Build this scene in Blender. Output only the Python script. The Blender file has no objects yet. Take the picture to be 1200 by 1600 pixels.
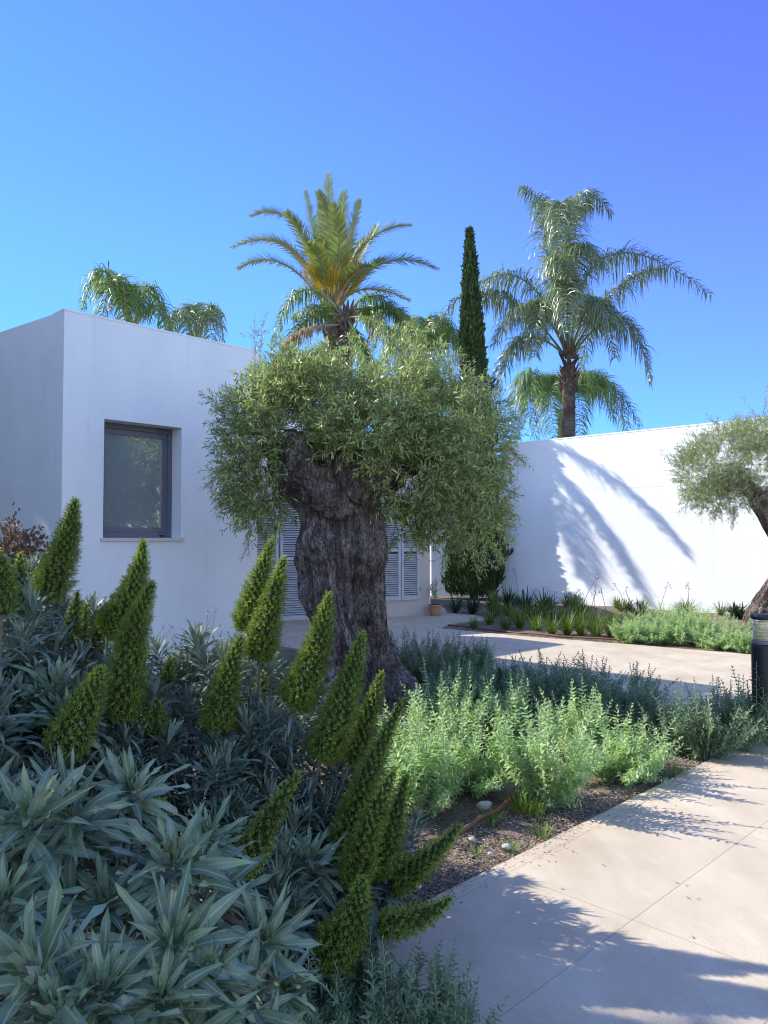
import bpy, math, random
import numpy as np
from mathutils import Vector, Matrix
R = math.radians
rng = np.random.default_rng(7); random.seed(7)
scene = bpy.context.scene
COL = scene.collection
# ------------------------------------------------------------------ camera, sky, sun, exposure
CAMH = 1.5; PITCH = R(2.0); FPX = 1200.0
cam = bpy.data.cameras.new('camera'); camo = bpy.data.objects.new('camera', cam); COL.objects.link(camo)
cam.sensor_fit = 'VERTICAL'; cam.sensor_height = 36; cam.lens = 27; cam.clip_end = 3000; cam.clip_start = .05
camo.location = (0, 0, CAMH); camo.rotation_euler = (R(90)+PITCH, 0, 0)
scene.camera = camo
SUN_AZ = R(19); SUN_EL = R(36)
SUNV = np.array([-math.cos(SUN_AZ)*math.cos(SUN_EL), math.sin(SUN_AZ)*math.cos(SUN_EL), math.sin(SUN_EL)])
w = bpy.data.worlds.new('World'); scene.world = w; w.use_nodes = True
nt = w.node_tree; nt.nodes.clear()
sky = nt.nodes.new('ShaderNodeTexSky'); sky.sky_type = 'NISHITA'; sky.sun_disc = False
sky.sun_elevation = SUN_EL; sky.sun_rotation = math.atan2(SUNV[0], SUNV[1])
sky.altitude = 0; sky.air_density = 1.0; sky.dust_density = 0.15; sky.ozone_density = 2.5
# hand-set sky tint by direction (deepest ahead of the camera, milder behind to steer shade colour, violet high up, cyan low)
def wmix(fac, a, b, mode='MIX'):
    m = nt.nodes.new('ShaderNodeMixRGB'); m.blend_type = mode
    for i, v in ((0, fac), (1, a), (2, b)):
        if hasattr(v, 'is_output'): nt.links.new(v, m.inputs[i])
        elif i == 0: m.inputs[0].default_value = v
        else: m.inputs[i].default_value = (*v, 1)
    return m.outputs[0]
def wramp(vec, lo, hi):
    tc = nt.nodes.new('ShaderNodeTexCoord'); d = nt.nodes.new('ShaderNodeVectorMath'); d.operation = 'DOT_PRODUCT'; d.inputs[1].default_value = vec
    nt.links.new(tc.outputs['Generated'], d.inputs[0]); r = nt.nodes.new('ShaderNodeMapRange'); r.interpolation_type = 'SMOOTHSTEP'
    r.inputs[1].default_value = lo; r.inputs[2].default_value = hi; nt.links.new(d.outputs['Value'], r.inputs[0]); return r.outputs[0]
tint = wmix(wramp((.15, 1, 0), -.2, .6), (1.0, .93, 1.04), (.305, .48, .86))
def wmul(a, b):
    m = nt.nodes.new('ShaderNodeMath'); m.operation = 'MULTIPLY'; nt.links.new(a, m.inputs[0]); nt.links.new(b, m.inputs[1]); return m.outputs[0]
view = wramp((.1, 1, 0), .1, .6)
tint = wmix(wmul(view, wramp((-1, 0, 0), -.15, .6)), tint, wmix(1., tint, (.74, .80, .93), 'MULTIPLY'))
tint = wmix(wmul(view, wramp((.55, 0, .8), .12, .72)), tint, wmix(1., tint, (1.2, .74, 1.08), 'MULTIPLY'))
tint = wmix(wmul(view, wramp((0, 0, 1), .38, .0)), tint, wmix(1., tint, (.56, .82, 1.03), 'MULTIPLY'))
bg = nt.nodes.new('ShaderNodeBackground'); bg.inputs[1].default_value = 0.15
wo = nt.nodes.new('ShaderNodeOutputWorld')
nt.links.new(wmix(1., sky.outputs[0], tint, 'MULTIPLY'), bg.inputs[0]); nt.links.new(bg.outputs[0], wo.inputs[0])
sl = bpy.data.lights.new('sun', 'SUN'); sl.energy = 3.2; sl.angle = R(0.55); sl.color = (1.0, .94, .84)
so = bpy.data.objects.new('sun', sl); COL.objects.link(so)
so.rotation_euler = Vector(SUNV).to_track_quat('Z', 'Y').to_euler()
scene.view_settings.view_transform = 'Standard'; scene.view_settings.look = 'None'
scene.view_settings.exposure = 1.5; scene.view_settings.gamma = 1
scene.render.engine = 'CYCLES'
scene.cycles.filter_width = 1.05; scene.cycles.max_bounces = 8; scene.cycles.transparent_max_bounces = 8

# ------------------------------------------------------------------ pixel helpers (1200x1600 photo pixels)
def ray(px, py):
    u = (px-600)/FPX; v = (800-py)/FPX
    return np.array([u, math.cos(PITCH)-v*math.sin(PITCH), math.sin(PITCH)+v*math.cos(PITCH)])
CAM = np.array([0, 0, CAMH])
def P(px, py, Y): r = ray(px, py); return CAM + r*(Y/r[1])
def G(px, py, z=0): r = ray(px, py); return CAM + r*((z-CAMH)/r[2])
def on_plane(px, py, p0, n):
    r = ray(px, py); p0 = np.array(p0, float); n = np.array(n, float)
    return CAM + r*(np.dot(p0-CAM, n)/np.dot(r, n))

# ------------------------------------------------------------------ mesh helpers
def unit(a): return a/np.maximum(np.linalg.norm(a, axis=-1, keepdims=True), 1e-9)
class MB:
    def __init__(s): s.V = []; s.F = []; s.n = 0; s.M = []
    def add(s, V, F, mi=0):
        V = np.asarray(V, float).reshape(-1, 3); F = np.asarray(F, int).reshape(-1, 4)
        s.V.append(V); s.F.append(F+s.n); s.n += len(V); s.M.append(np.full(len(F), mi)); return s
    def mesh(s, name, mats, off=(0, 0, 0), smooth=False):
        V = np.concatenate(s.V)-np.asarray(off, float); F = np.concatenate(s.F); M = np.concatenate(s.M)
        me = bpy.data.meshes.new(name)
        me.vertices.add(len(V)); me.vertices.foreach_set('co', V.ravel())
        me.loops.add(F.size); me.loops.foreach_set('vertex_index', F.ravel().astype(np.int32))
        me.polygons.add(len(F)); me.polygons.foreach_set('loop_start', np.arange(0, F.size, 4, dtype=np.int32))
        me.polygons.foreach_set('material_index', M.astype(np.int32))
        me.polygons.foreach_set('use_smooth', np.full(len(F), smooth))
        for m in (mats if isinstance(mats, (list, tuple)) else [mats]): me.materials.append(m)
        me.update(calc_edges=True); me.validate()
        return me
def link(o, parent=None):
    COL.objects.link(o)
    if parent is not None: o.parent = parent
    return o
def tag(o, label=None, cat=None, group=None, kind=None):
    if label: o['label'] = label
    if cat: o['category'] = cat
    if group: o['group'] = group
    if kind: o['kind'] = kind
    return o
def empty(name, loc, label, cat, group=None):
    o = bpy.data.objects.new(name, None); COL.objects.link(o); o.location = tuple(map(float, loc)); o.empty_display_size = .2
    return tag(o, label, cat, group)
WLOC = {}
def part(name, mb, mats, root=None, smooth=False, base=(0, 0, 0)):
    """mesh in world coordinates, parented under root (whose world base is given)"""
    me = mb.mesh(name, mats, base, smooth)
    return link(bpy.data.objects.new(name, me), root)
def top(name, mb, mats, base, label, cat, group=None, smooth=False):
    o = part(name, mb, mats, None, smooth, base); o.location = tuple(map(float, base)); return tag(o, label, cat, group)

def frames(f, up=(0, 0, 1)):
    f = unit(f); up = np.broadcast_to(np.asarray(up, float), f.shape)
    s = np.cross(f, up); bad = np.linalg.norm(s, axis=-1) < 1e-3
    s[bad] = np.cross(f[bad], [1, 0, 0.01]); s = unit(s); return s, f, np.cross(s, f)
def tube(pts, rad, n=8, cap=True):
    pts = np.asarray(pts, float); rad = np.broadcast_to(np.asarray(rad, float), (len(pts),))
    t = np.gradient(pts, axis=0); t = unit(t)
    s, f, u = frames(t, (0.03, 0.02, 1) if abs(t[:, 2]).mean() < .9 else (0, 1, 0.05))
    a = np.arange(n)*2*np.pi/n
    V = pts[:, None]+rad[:, None, None]*(np.cos(a)[None, :, None]*s[:, None]+np.sin(a)[None, :, None]*u[:, None])
    k = len(pts); i = np.arange(k-1)[:, None]*n; j = np.arange(n)[None]; j2 = (j+1) % n
    F = np.stack([i+j, i+j2, i+n+j2, i+n+j], -1).reshape(-1, 4)
    V = V.reshape(-1, 3)
    if cap and n % 2 == 0:
        e = (k-1)*n
        FC = [[e+q, e+q+1, e+n-2-q, e+n-1-q] for q in range(n//2-1)]
        FB = [[n-1-q, n-2-q, q+1, q] for q in range(n//2-1)]
        F = np.concatenate([F, FC, FB])
    return V, F
BF = np.array([[0, 3, 2, 1], [4, 5, 6, 7], [0, 1, 5, 4], [1, 2, 6, 5], [2, 3, 7, 6], [3, 0, 4, 7]])
def box(o, a, b, c):
    o, a, b, c = [np.asarray(x, float) for x in (o, a, b, c)]
    V = np.array([o, o+a, o+a+b, o+b, o+c, o+a+c, o+a+b+c, o+b+c])
    return V, (BF if np.dot(np.cross(a, b), c) > 0 else BF[:, ::-1])
def bez(p0, p1, p2, t):
    t = np.asarray(t)[:, None]; return (1-t)**2*np.asarray(p0)+2*t*(1-t)*np.asarray(p1)+t*t*np.asarray(p2)
LEAF = {5: [.25, .75, 1, .85, .5, .02], 7: [.2, .5, .85, 1, .9, .65, .3, .01], 2: [.35, 1, .04], 3: [.3, 1, .75, .03], 4: [.25, .85, 1, .6, .03], 6: [.2, .62, .93, 1, .8, .42, .02]}
def strips(p0, d0, L, W, nseg=2, g=0., up=(0, 0, 1), fold=0., wave=0., prof=None, roll=0.):
    """leaf blades as bent strips; g pulls down per segment; fold raises the rims above the midrib"""
    p0 = np.asarray(p0, float); N = len(p0); d = unit(np.array(d0, float))
    L = np.broadcast_to(L, (N,)).astype(float); W = np.broadcast_to(W, (N,)).astype(float); g = np.broadcast_to(g, (N,)).astype(float)
    s, _, nrm = frames(d, up)
    if roll:
        a = rng.normal(0, roll, N)[:, None]; s = s*np.cos(a)+nrm*np.sin(a)
    prof = prof or LEAF[nseg]; k = 3 if fold else 2
    out = np.zeros((N, nseg+1, k, 3)); c = p0.copy(); ph = rng.uniform(0, 6, N)
    for i in range(nseg+1):
        nn = np.cross(s, d)
        wv = (wave*np.sin(ph+i*2.1)*W)[:, None]*nn
        hw = (W*prof[i]*.5)[:, None]*s; fo = fold*(W*prof[i])[:, None]*nn
        if k == 3: out[:, i, 0] = c-hw+fo+wv; out[:, i, 1] = c; out[:, i, 2] = c+hw+fo-wv
        else: out[:, i, 0] = c-hw+wv; out[:, i, 1] = c+hw-wv
        if i < nseg:
            c = c+d*(L/nseg)[:, None]; d = unit(d+np.array([0, 0, -1.])*g[:, None])
    V = out.reshape(-1, 3); b = (np.arange(N)*(nseg+1)*k)[:, None, None]
    i = (np.arange(nseg)*k)[None, :, None]; j = np.arange(k-1)[None, None]
    q = b+i+j
    F = np.stack([q, q+1, q+k+1, q+k], -1).reshape(-1, 4)
    return V, F
def rdir(N, zb=0.):
    v = rng.normal(0, 1, (N, 3)); v = unit(v); v[:, 2] += zb; return unit(v)
# value noise
_perm = np.random.default_rng(3).random(4096)
def vnoise(p):
    p = np.asarray(p, float); i = np.floor(p).astype(np.int64); f = p-i; f = f*f*(3-2*f); r = 0
    for a in (0, 1):
        for b in (0, 1):
            for c in (0, 1):
                h = ((i[..., 0]+a)*73856093 ^ (i[..., 1]+b)*19349663 ^ (i[..., 2]+c)*83492791) & 4095
                r = r+_perm[h]*(f[..., 0] if a else 1-f[..., 0])*(f[..., 1] if b else 1-f[..., 1])*(f[..., 2] if c else 1-f[..., 2])
    return r*2-1
def fbm(p, o=4):
    r = 0; a = 1.; p = np.asarray(p, float)
    for k in range(o): r = r+a*vnoise(p); p = p*2.03+17.1; a *= .5
    return r

# ------------------------------------------------------------------ materials
def newmat(name):
    m = bpy.data.materials.new(name); m.use_nodes = True; n = m.node_tree.nodes; n.clear()
    o = n.new('ShaderNodeOutputMaterial'); b = n.new('ShaderNodeBsdfPrincipled'); m.node_tree.links.new(b.outputs[0], o.inputs[0])
    return m, m.node_tree, b, o
def ramp(t, src, stops):
    r = t.nodes.new('ShaderNodeValToRGB'); e = r.color_ramp.elements
    while len(e) < len(stops): e.new(.5)
    for q, (p, c) in zip(e, stops): q.position = p; q.color = (*c, 1)
    t.links.new(src, r.inputs[0]); return r.outputs[0]
def noise(t, scale, detail=5, rough=.6, vec=None, stretch=None):
    n = t.nodes.new('ShaderNodeTexNoise'); n.inputs['Scale'].default_value = scale; n.inputs['Detail'].default_value = detail; n.inputs['Roughness'].default_value = rough
    tc = t.nodes.new('ShaderNodeTexCoord'); src = tc.outputs['Object'] if vec is None else vec
    if stretch:
        mp = t.nodes.new('ShaderNodeMapping'); mp.inputs['Scale'].default_value = stretch; t.links.new(src, mp.inputs[0]); src = mp.outputs[0]
    t.links.new(src, n.inputs['Vector']); return n.outputs['Fac']
def bump(t, b, src, strength, dist):
    u = t.nodes.new('ShaderNodeBump'); u.inputs['Strength'].default_value = strength; u.inputs['Distance'].default_value = dist
    t.links.new(src, u.inputs['Height'])
    if b.inputs['Normal'].links: t.links.new(b.inputs['Normal'].links[0].from_socket, u.inputs['Normal'])
    t.links.new(u.outputs[0], b.inputs['Normal'])
def mix(t, fac, a, b, mode='MIX'):
    m = t.nodes.new('ShaderNodeMixRGB'); m.blend_type = mode
    for s, v in ((0, fac), (1, a), (2, b)):
        if hasattr(v, 'is_output'): t.links.new(v, m.inputs[s])
        elif s == 0: m.inputs[0].default_value = v
        else: m.inputs[s].default_value = (*v, 1)
    return m.outputs[0]
def simple(name, c1, c2=None, scale=8, rough=.7, bmp=0, bd=.01, bs=None, spec=.4, metal=0):
    m, t, b, o = newmat(name); c2 = c2 or tuple(x*.8 for x in c1)
    t.links.new(ramp(t, noise(t, scale), [(.3, c2), (.7, c1)]), b.inputs['Base Color'])
    b.inputs['Roughness'].default_value = rough; b.inputs['Specular IOR Level'].default_value = spec; b.inputs['Metallic'].default_value = metal
    if bmp: bump(t, b, noise(t, bs or scale*3), bmp, bd)
    return m
def leafmat(name, dark, light, trans=.3, rough=.55, back=None, spec=.35, patch=3.0):
    """colour differs leaf by leaf (random per island) and in broad patches of growth"""
    m, t, b, o = newmat(name)
    g = t.nodes.new('ShaderNodeNewGeometry')
    base = ramp(t, g.outputs['Random Per Island'], [(0, dark), (1, light)])
    n = ramp(t, noise(t, patch, 3), [(.35, (.8, .8, .8)), (.65, (1.15, 1.15, 1.15))])
    c = mix(t, 1., base, n, 'MULTIPLY')
    if back: c = mix(t, g.outputs['Backfacing'], c, back)
    t.links.new(c, b.inputs['Base Color']); b.inputs['Roughness'].default_value = rough; b.inputs['Specular IOR Level'].default_value = spec
    tr = t.nodes.new('ShaderNodeBsdfTranslucent'); t.links.new(mix(t, 1., c, (1.15, 1.25, .6), 'MULTIPLY'), tr.inputs[0])
    ms = t.nodes.new('ShaderNodeMixShader'); ms.inputs[0].default_value = trans
    t.links.new(b.outputs[0], ms.inputs[1]); t.links.new(tr.outputs[0], ms.inputs[2]); t.links.new(ms.outputs[0], o.inputs[0])
    return m
def stucco(name, col, undul=.25):
    m, t, b, o = newmat(name)
    big = noise(t, .8, 4); streak = noise(t, 2.2, 4, stretch=(1, 1, .18))
    c = mix(t, 1., ramp(t, big, [(.35, tuple(x*.955 for x in col)), (.65, col)]), ramp(t, streak, [(.3, (.955, .955, .96)), (.6, (1, 1, 1))]), 'MULTIPLY')
    drip = noise(t, 7, 5, .7, stretch=(1, 1, .06)); blot = noise(t, 1.3, 6, .7)
    c = mix(t, .8, c, ramp(t, drip, [(.25, (.90, .89, .87)), (.42, (1, 1, 1))]), 'MULTIPLY'); c = mix(t, .8, c, ramp(t, blot, [(.3, (.93, .93, .92)), (.5, (1, 1, 1))]), 'MULTIPLY')
    t.links.new(c, b.inputs['Base Color']); b.inputs['Roughness'].default_value = .85; b.inputs['Specular IOR Level'].default_value = .2
    bump(t, b, noise(t, 3.5, 3, stretch=(1, 1, 2.6)), undul, .03); bump(t, b, noise(t, 140, 3), .12, .004); return m
M_WALL = stucco('white_stucco', (.80, .80, .80), .12)
M_WALL2 = stucco('white_stucco_garden_wall', (.77, .785, .785), .12)
M_BEIGE = stucco('beige_render', (.50, .43, .38), .1)
M_FRAME = simple('grey_aluminium', (.15, .15, .175), (.13, .13, .155), 30, .4)
M_SHUT = simple('grey_painted_shutter', (.42, .42, .44), (.38, .38, .4), 12, .5)
M_GAP = simple('shutter_recess', (.05, .05, .055), None, 12, .8)
M_SILL = simple('stone_sill', (.62, .60, .58), None, 20, .5)
M_PLASTIC = simple('white_plastic', (.75, .75, .75), None, 10, .4)
M_BLACK = simple('black_powder_coat', (.012, .012, .015), (.02, .02, .024), 60, .45, .1, .001, 400)
M_TERRA = simple('terracotta', (.42, .22, .13), (.33, .17, .10), 14, .85, .2, .004)
M_ROOF = simple('roof_gravel', (.45, .44, .42), None, 40, .9)
M_CURT = simple('curtain_cloth', (.88, .86, .87), (.80, .78, .79), 5, .9)
M_HOSE = simple('brown_hose', (.16, .07, .04), None, 30, .6)
M_EDGE = simple('dark_steel_edging', (.03, .032, .035), (.05, .045, .04), 20, .6)
M_STONE = simple('pale_stone', (.50, .47, .43), (.33, .30, .27), 20, .8, .3, .004)
M_STEM = simple('pale_stem', (.28, .33, .24), (.2, .25, .17), 30, .7)
M_ESTEM = simple('grey_green_stem', (.16, .17, .12), (.10, .09, .06), 25, .8)
M_STALK = simple('flower_stalk', (.10, .13, .07), None, 30, .6)
M_FLOWER = simple('lilac_petal', (.45, .33, .60), (.36, .24, .52), 40, .6)
M_FLOWERB = simple('pale_blue_blossom', (.50, .50, .80), (.40, .40, .70), 40, .6)
def glassmat():
    m, t, b, o = newmat('window_glass'); t.nodes.remove(b)
    tr = t.nodes.new('ShaderNodeBsdfTransparent'); tr.inputs[0].default_value = (.93, .97, .96, 1)
    gl = t.nodes.new('ShaderNodeBsdfGlossy'); gl.inputs['Roughness'].default_value = .015
    fr = t.nodes.new('ShaderNodeFresnel'); fr.inputs[0].default_value = 1.5
    ad = t.nodes.new('ShaderNodeMath'); ad.operation = 'ADD'; ad.inputs[1].default_value = .20; t.links.new(fr.outputs[0], ad.inputs[0])
    ms = t.nodes.new('ShaderNodeMixShader'); t.links.new(ad.outputs[0], ms.inputs[0]); df = t.nodes.new('ShaderNodeBsdfDiffuse'); df.inputs[0].default_value = (.46, .52, .54, 1); m2 = t.nodes.new('ShaderNodeMixShader'); m2.inputs[0].default_value = .42  # pale diffuse film mixed in to brighten the pane
    t.links.new(tr.outputs[0], m2.inputs[1]); t.links.new(df.outputs[0], m2.inputs[2]); t.links.new(m2.outputs[0], ms.inputs[1]); t.links.new(gl.outputs[0], ms.inputs[2]); t.links.new(ms.outputs[0], o.inputs[0])
    return m
M_GLASS = glassmat()
m, t, b, o = newmat('lamp_lens'); b.inputs['Base Color'].default_value = (.75, .70, .42, 1); b.inputs['Roughness'].default_value = .15; b.inputs['Transmission Weight'].default_value = .55; M_LENS = m
def paving():
    m, t, b, o = newmat('porcelain_paving')
    tc = t.nodes.new('ShaderNodeTexCoord'); mp = t.nodes.new('ShaderNodeMapping'); mp.vector_type = 'POINT'
    mp.inputs['Rotation'].default_value = (0, 0, R(-45)); mp.inputs['Location'].default_value = (-2.87, .30-1.485-.30+.6*4, 0)
    t.links.new(tc.outputs['Object'], mp.inputs[0])
    br = t.nodes.new('ShaderNodeTexBrick'); br.offset = 0; br.inputs['Scale'].default_value = 1
    br.inputs['Mortar Size'].default_value = .0022; br.inputs['Brick Width'].default_value = 1.2; br.inputs['Row Height'].default_value = .6; br.inputs['Mortar Smooth'].default_value = .2
    br.inputs['Color1'].default_value = (1, 1, 1, 1); br.inputs['Color2'].default_value = (.94, .94, .94, 1); br.inputs['Mortar'].default_value = (.68, .65, .62, 1)
    t.links.new(mp.outputs[0], br.inputs[0])
    base = ramp(t, noise(t, 1.6, 6, .65), [(.3, (.43, .36, .26)), (.5, (.51, .43, .315)), (.72, (.57, .49, .37))])
    speck = ramp(t, noise(t, 170, 3, .7), [(.32, (.72, .72, .72)), (.5, (1, 1, 1)), (.7, (1.12, 1.12, 1.12))])
    vo = t.nodes.new('ShaderNodeTexVoronoi'); vo.inputs['Scale'].default_value = 55; t.links.new(tc.outputs['Object'], vo.inputs['Vector'])
    dots = ramp(t, vo.outputs['Distance'], [(.06, (.7, .68, .66)), (.13, (1, 1, 1))])
    st = ramp(t, noise(t, 5, 7, .7, stretch=(1, .35, 1)), [(.42, (.93, .92, .90)), (.6, (1.03, 1.03, 1.03))])
    c = mix(t, 1., base, speck, 'MULTIPLY'); c = mix(t, .6, c, dots, 'MULTIPLY'); c = mix(t, 1., c, st, 'MULTIPLY'); c = mix(t, 1., c, br.outputs['Color'], 'MULTIPLY')
    t.links.new(c, b.inputs['Base Color']); b.inputs['Roughness'].default_value = .62; b.inputs['Specular IOR Level'].default_value = .35
    iv = t.nodes.new('ShaderNodeMath'); iv.operation = 'SUBTRACT'; iv.inputs[0].default_value = 1; t.links.new(br.outputs['Fac'], iv.inputs[1])
    bump(t, b, iv.outputs[0], .5, .003); bump(t, b, noise(t, 240, 4), .18, .002); return m
M_PAVE = paving()
def soilmat():
    m, t, b, o = newmat('soil'); n1 = noise(t, 9, 8, .7); n2 = noise(t, 70, 5, .75)
    c = mix(t, .55, ramp(t, n1, [(.35, (.07, .048, .036)), (.55, (.17, .125, .095)), (.72, (.36, .29, .22))]), ramp(t, n2, [(.35, (.045, .03, .024)), (.5, (.16, .12, .085)), (.68, (.46, .38, .29))]))
    t.links.new(c, b.inputs['Base Color']); b.inputs['Roughness'].default_value = .95; b.inputs['Specular IOR Level'].default_value = .15
    bump(t, b, n2, .5, .008); return m
M_SOIL = soilmat()
def barkmat(name, c1, c2, c3, sc=14, st=(1, 1, .28)):
    m, t, b, o = newmat(name); n1 = noise(t, sc, 8, .7, stretch=st); n2 = noise(t, sc*3.5, 6, .75, stretch=(1, 1, .5))
    tc = t.nodes.new('ShaderNodeTexCoord'); mp = t.nodes.new('ShaderNodeMapping'); mp.inputs['Scale'].default_value = st
    vo = t.nodes.new('ShaderNodeTexVoronoi'); vo.feature = 'DISTANCE_TO_EDGE'; vo.inputs['Scale'].default_value = sc*2.4
    wn = t.nodes.new('ShaderNodeTexNoise'); wn.inputs['Scale'].default_value = sc*.5; t.links.new(tc.outputs['Object'], wn.inputs['Vector'])
    av = t.nodes.new('ShaderNodeVectorMath'); av.operation = 'MULTIPLY_ADD'; av.inputs[1].default_value = (.12, .12, .12)
    t.links.new(wn.outputs['Color'], av.inputs[0]); t.links.new(tc.outputs['Object'], av.inputs[2]); t.links.new(av.outputs[0], mp.inputs[0]); t.links.new(mp.outputs[0], vo.inputs['Vector'])
    vr = ramp(t, vo.outputs['Distance'], [(0, (.35, .35, .35)), (.12, (1, 1, 1))])
    c = mix(t, 1., ramp(t, n1, [(.3, c1), (.55, c2), (.75, c3)]), vr, 'MULTIPLY')
    c = mix(t, 1., c, ramp(t, noise(t, 2.4, 4, .6), [(.35, (.62, .56, .52)), (.6, (1.15, 1.13, 1.15))]), 'MULTIPLY')
    c = mix(t, .5, c, ramp(t, n2, [(.3, (.45, .45, .45)), (.6, (1.2, 1.2, 1.2))]), 'MULTIPLY')
    t.links.new(c, b.inputs['Base Color']); b.inputs['Roughness'].default_value = .9; b.inputs['Specular IOR Level'].default_value = .2
    bump(t, b, vo.outputs['Distance'], 1, .06); bump(t, b, n1, 1, .05); bump(t, b, n2, 1, .02); return m
M_BARK = barkmat('olive_bark', (.08, .057, .052), (.35, .29, .26), (.70, .61, .56))
M_PALMBARK = barkmat('palm_bark', (.12, .095, .08), (.26, .21, .18), (.40, .34, .29), 7, (1, 1, 3.5))
M_BOOT = barkmat('palm_boots', (.14, .10, .075), (.32, .23, .17), (.48, .38, .28), 9, (1, 1, .5))
M_TWIG = simple('grey_twig', (.22, .20, .16), (.14, .12, .1), 30, .8)
M_DATE = leafmat('date_palm_leaflet', (.15, .20, .07), (.33, .38, .14), .3, .45, spec=.5)
M_QUEEN = leafmat('queen_palm_leaflet', (.11, .16, .08), (.25, .31, .16), .35, .33, spec=.8)
M_QUEENB = leafmat('bright_palm_leaflet', (.10, .17, .04), (.22, .31, .08), .4, .4, spec=.55)
M_DRY = leafmat('dry_palm_leaflet', (.22, .15, .08), (.38, .28, .16), .3, .6)
M_RACH = simple('palm_midrib', (.26, .25, .12), (.20, .2, .09), 6, .5)
M_RACHO = simple('orange_leaf_base', (.50, .26, .09), (.38, .26, .10), 4, .5)
M_FRUIT = leafmat('orange_fruit_strand', (.42, .29, .03), (.62, .47, .06), .2, .5)
M_CYP = leafmat('cypress_needle', (.04, .07, .025), (.10, .15, .05), .15, .7, spec=.2, patch=4)
M_OLV = leafmat('olive_leaf', (.11, .155, .035), (.50, .57, .16), .26, .4, back=(.36, .42, .23), spec=.5, patch=2)
M_OLV2 = leafmat('pale_olive_leaf', (.12, .17, .055), (.33, .41, .15), .22, .42, back=(.38, .42, .28), spec=.5, patch=2)
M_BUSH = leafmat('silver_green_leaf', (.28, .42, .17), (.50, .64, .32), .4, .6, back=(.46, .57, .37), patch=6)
M_BUSH_SHADE = leafmat('green_leaf_shaded', (.13, .20, .10), (.25, .34, .19), .3, .6, patch=6)  # darker copy of the bush leaf, shade put into its colour
def ribbed(name, *a, rib=(.40, .46, .33), **k):
    m = leafmat(name, *a, **k); t = m.node_tree; at = t.nodes.new('ShaderNodeAttribute'); at.attribute_name = 'rib'
    f = ramp(t, at.outputs['Fac'], [(.80, (0, 0, 0)), (.97, (.75, .75, .75))])
    for n in list(t.nodes):
        if n.type in ('BSDF_PRINCIPLED', 'BSDF_TRANSLUCENT'):
            src = n.inputs[0].links[0].from_socket; t.links.new(mix(t, f, src, rib), n.inputs[0])
    return m
M_ECH = ribbed('echium_leaf', (.11, .165, .095), (.28, .355, .22), .15, .5, back=(.25, .31, .24), spec=.45, patch=5)
M_ECHN = ribbed('echium_leaf_inner', (.18, .25, .14), (.27, .35, .21), .28, .5, spec=.4, patch=5)
M_ECHD = leafmat('echium_leaf_old', (.10, .085, .045), (.26, .22, .10), .15, .7, patch=5)
M_ECH2 = ribbed('echium_leaf_narrow', (.065, .10, .07), (.165, .22, .165), .12, .55, back=(.16, .21, .165), spec=.35, patch=5, rib=(.24, .30, .22))  # narrow leaves, darkened beyond the front ones to deepen the mass's shade
M_SPK = leafmat('echium_spike_bract', (.12, .175, .032), (.28, .36, .07), .25, .65, spec=.2, patch=9)
M_SPKT = leafmat('echium_spike_tip', (.17, .25, .035), (.35, .46, .08), .3, .6, spec=.2, patch=9)
M_SPKC = simple('echium_spike_core_shade', (.032, .042, .012), None, 30, .9)  # core coloured dark to stand for shade between the bract clusters
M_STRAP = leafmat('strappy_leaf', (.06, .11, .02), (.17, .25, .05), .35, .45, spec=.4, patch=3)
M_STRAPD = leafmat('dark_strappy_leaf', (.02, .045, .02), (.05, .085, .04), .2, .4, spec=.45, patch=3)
M_RED = leafmat('bronze_leaf', (.08, .075, .04), (.26, .12, .08), .25, .5, patch=5)
M_TREE = leafmat('broad_leaf', (.04, .075, .02), (.10, .15, .045), .25, .5)
M_GRASS = leafmat('grass_blade', (.10, .18, .03), (.2, .3, .07), .35, .5)

# ------------------------------------------------------------------ ground, beds, paving
def sheet(name, poly, z, mat, thick=.0, n=1):
    me = bpy.data.meshes.new(name); k = len(poly)
    V = [(p[0], p[1], z) for p in poly]; F = [list(range(k))]
    if thick:
        V += [(p[0], p[1], z-thick) for p in poly]; F += [[i, i+k, (i+1) % k+k, (i+1) % k] for i in range(k)]
    me.from_pydata(V, [], F); me.materials.append(mat); me.update()
    o = bpy.data.objects.new(name, me); COL.objects.link(o); o['kind'] = 'structure'; return o
def uv(s, d):  # s = X+Y , d = Y-X
    return np.array([(s-d)/2, (s+d)/2])
M_GROUND = simple('dry_earth', (.20, .16, .11), (.12, .11, .06), .6, .95)
sheet('ground', [(-1500, -1500), (1500, -1500), (1500, 1500), (-1500, 1500)], -.16, M_GROUND)
DE = 3.065   # near edge of the bed: Y-X
SF = 9.35    # far edge of the bed: X+Y
SN = 2.66    # left-near corner line
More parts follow.
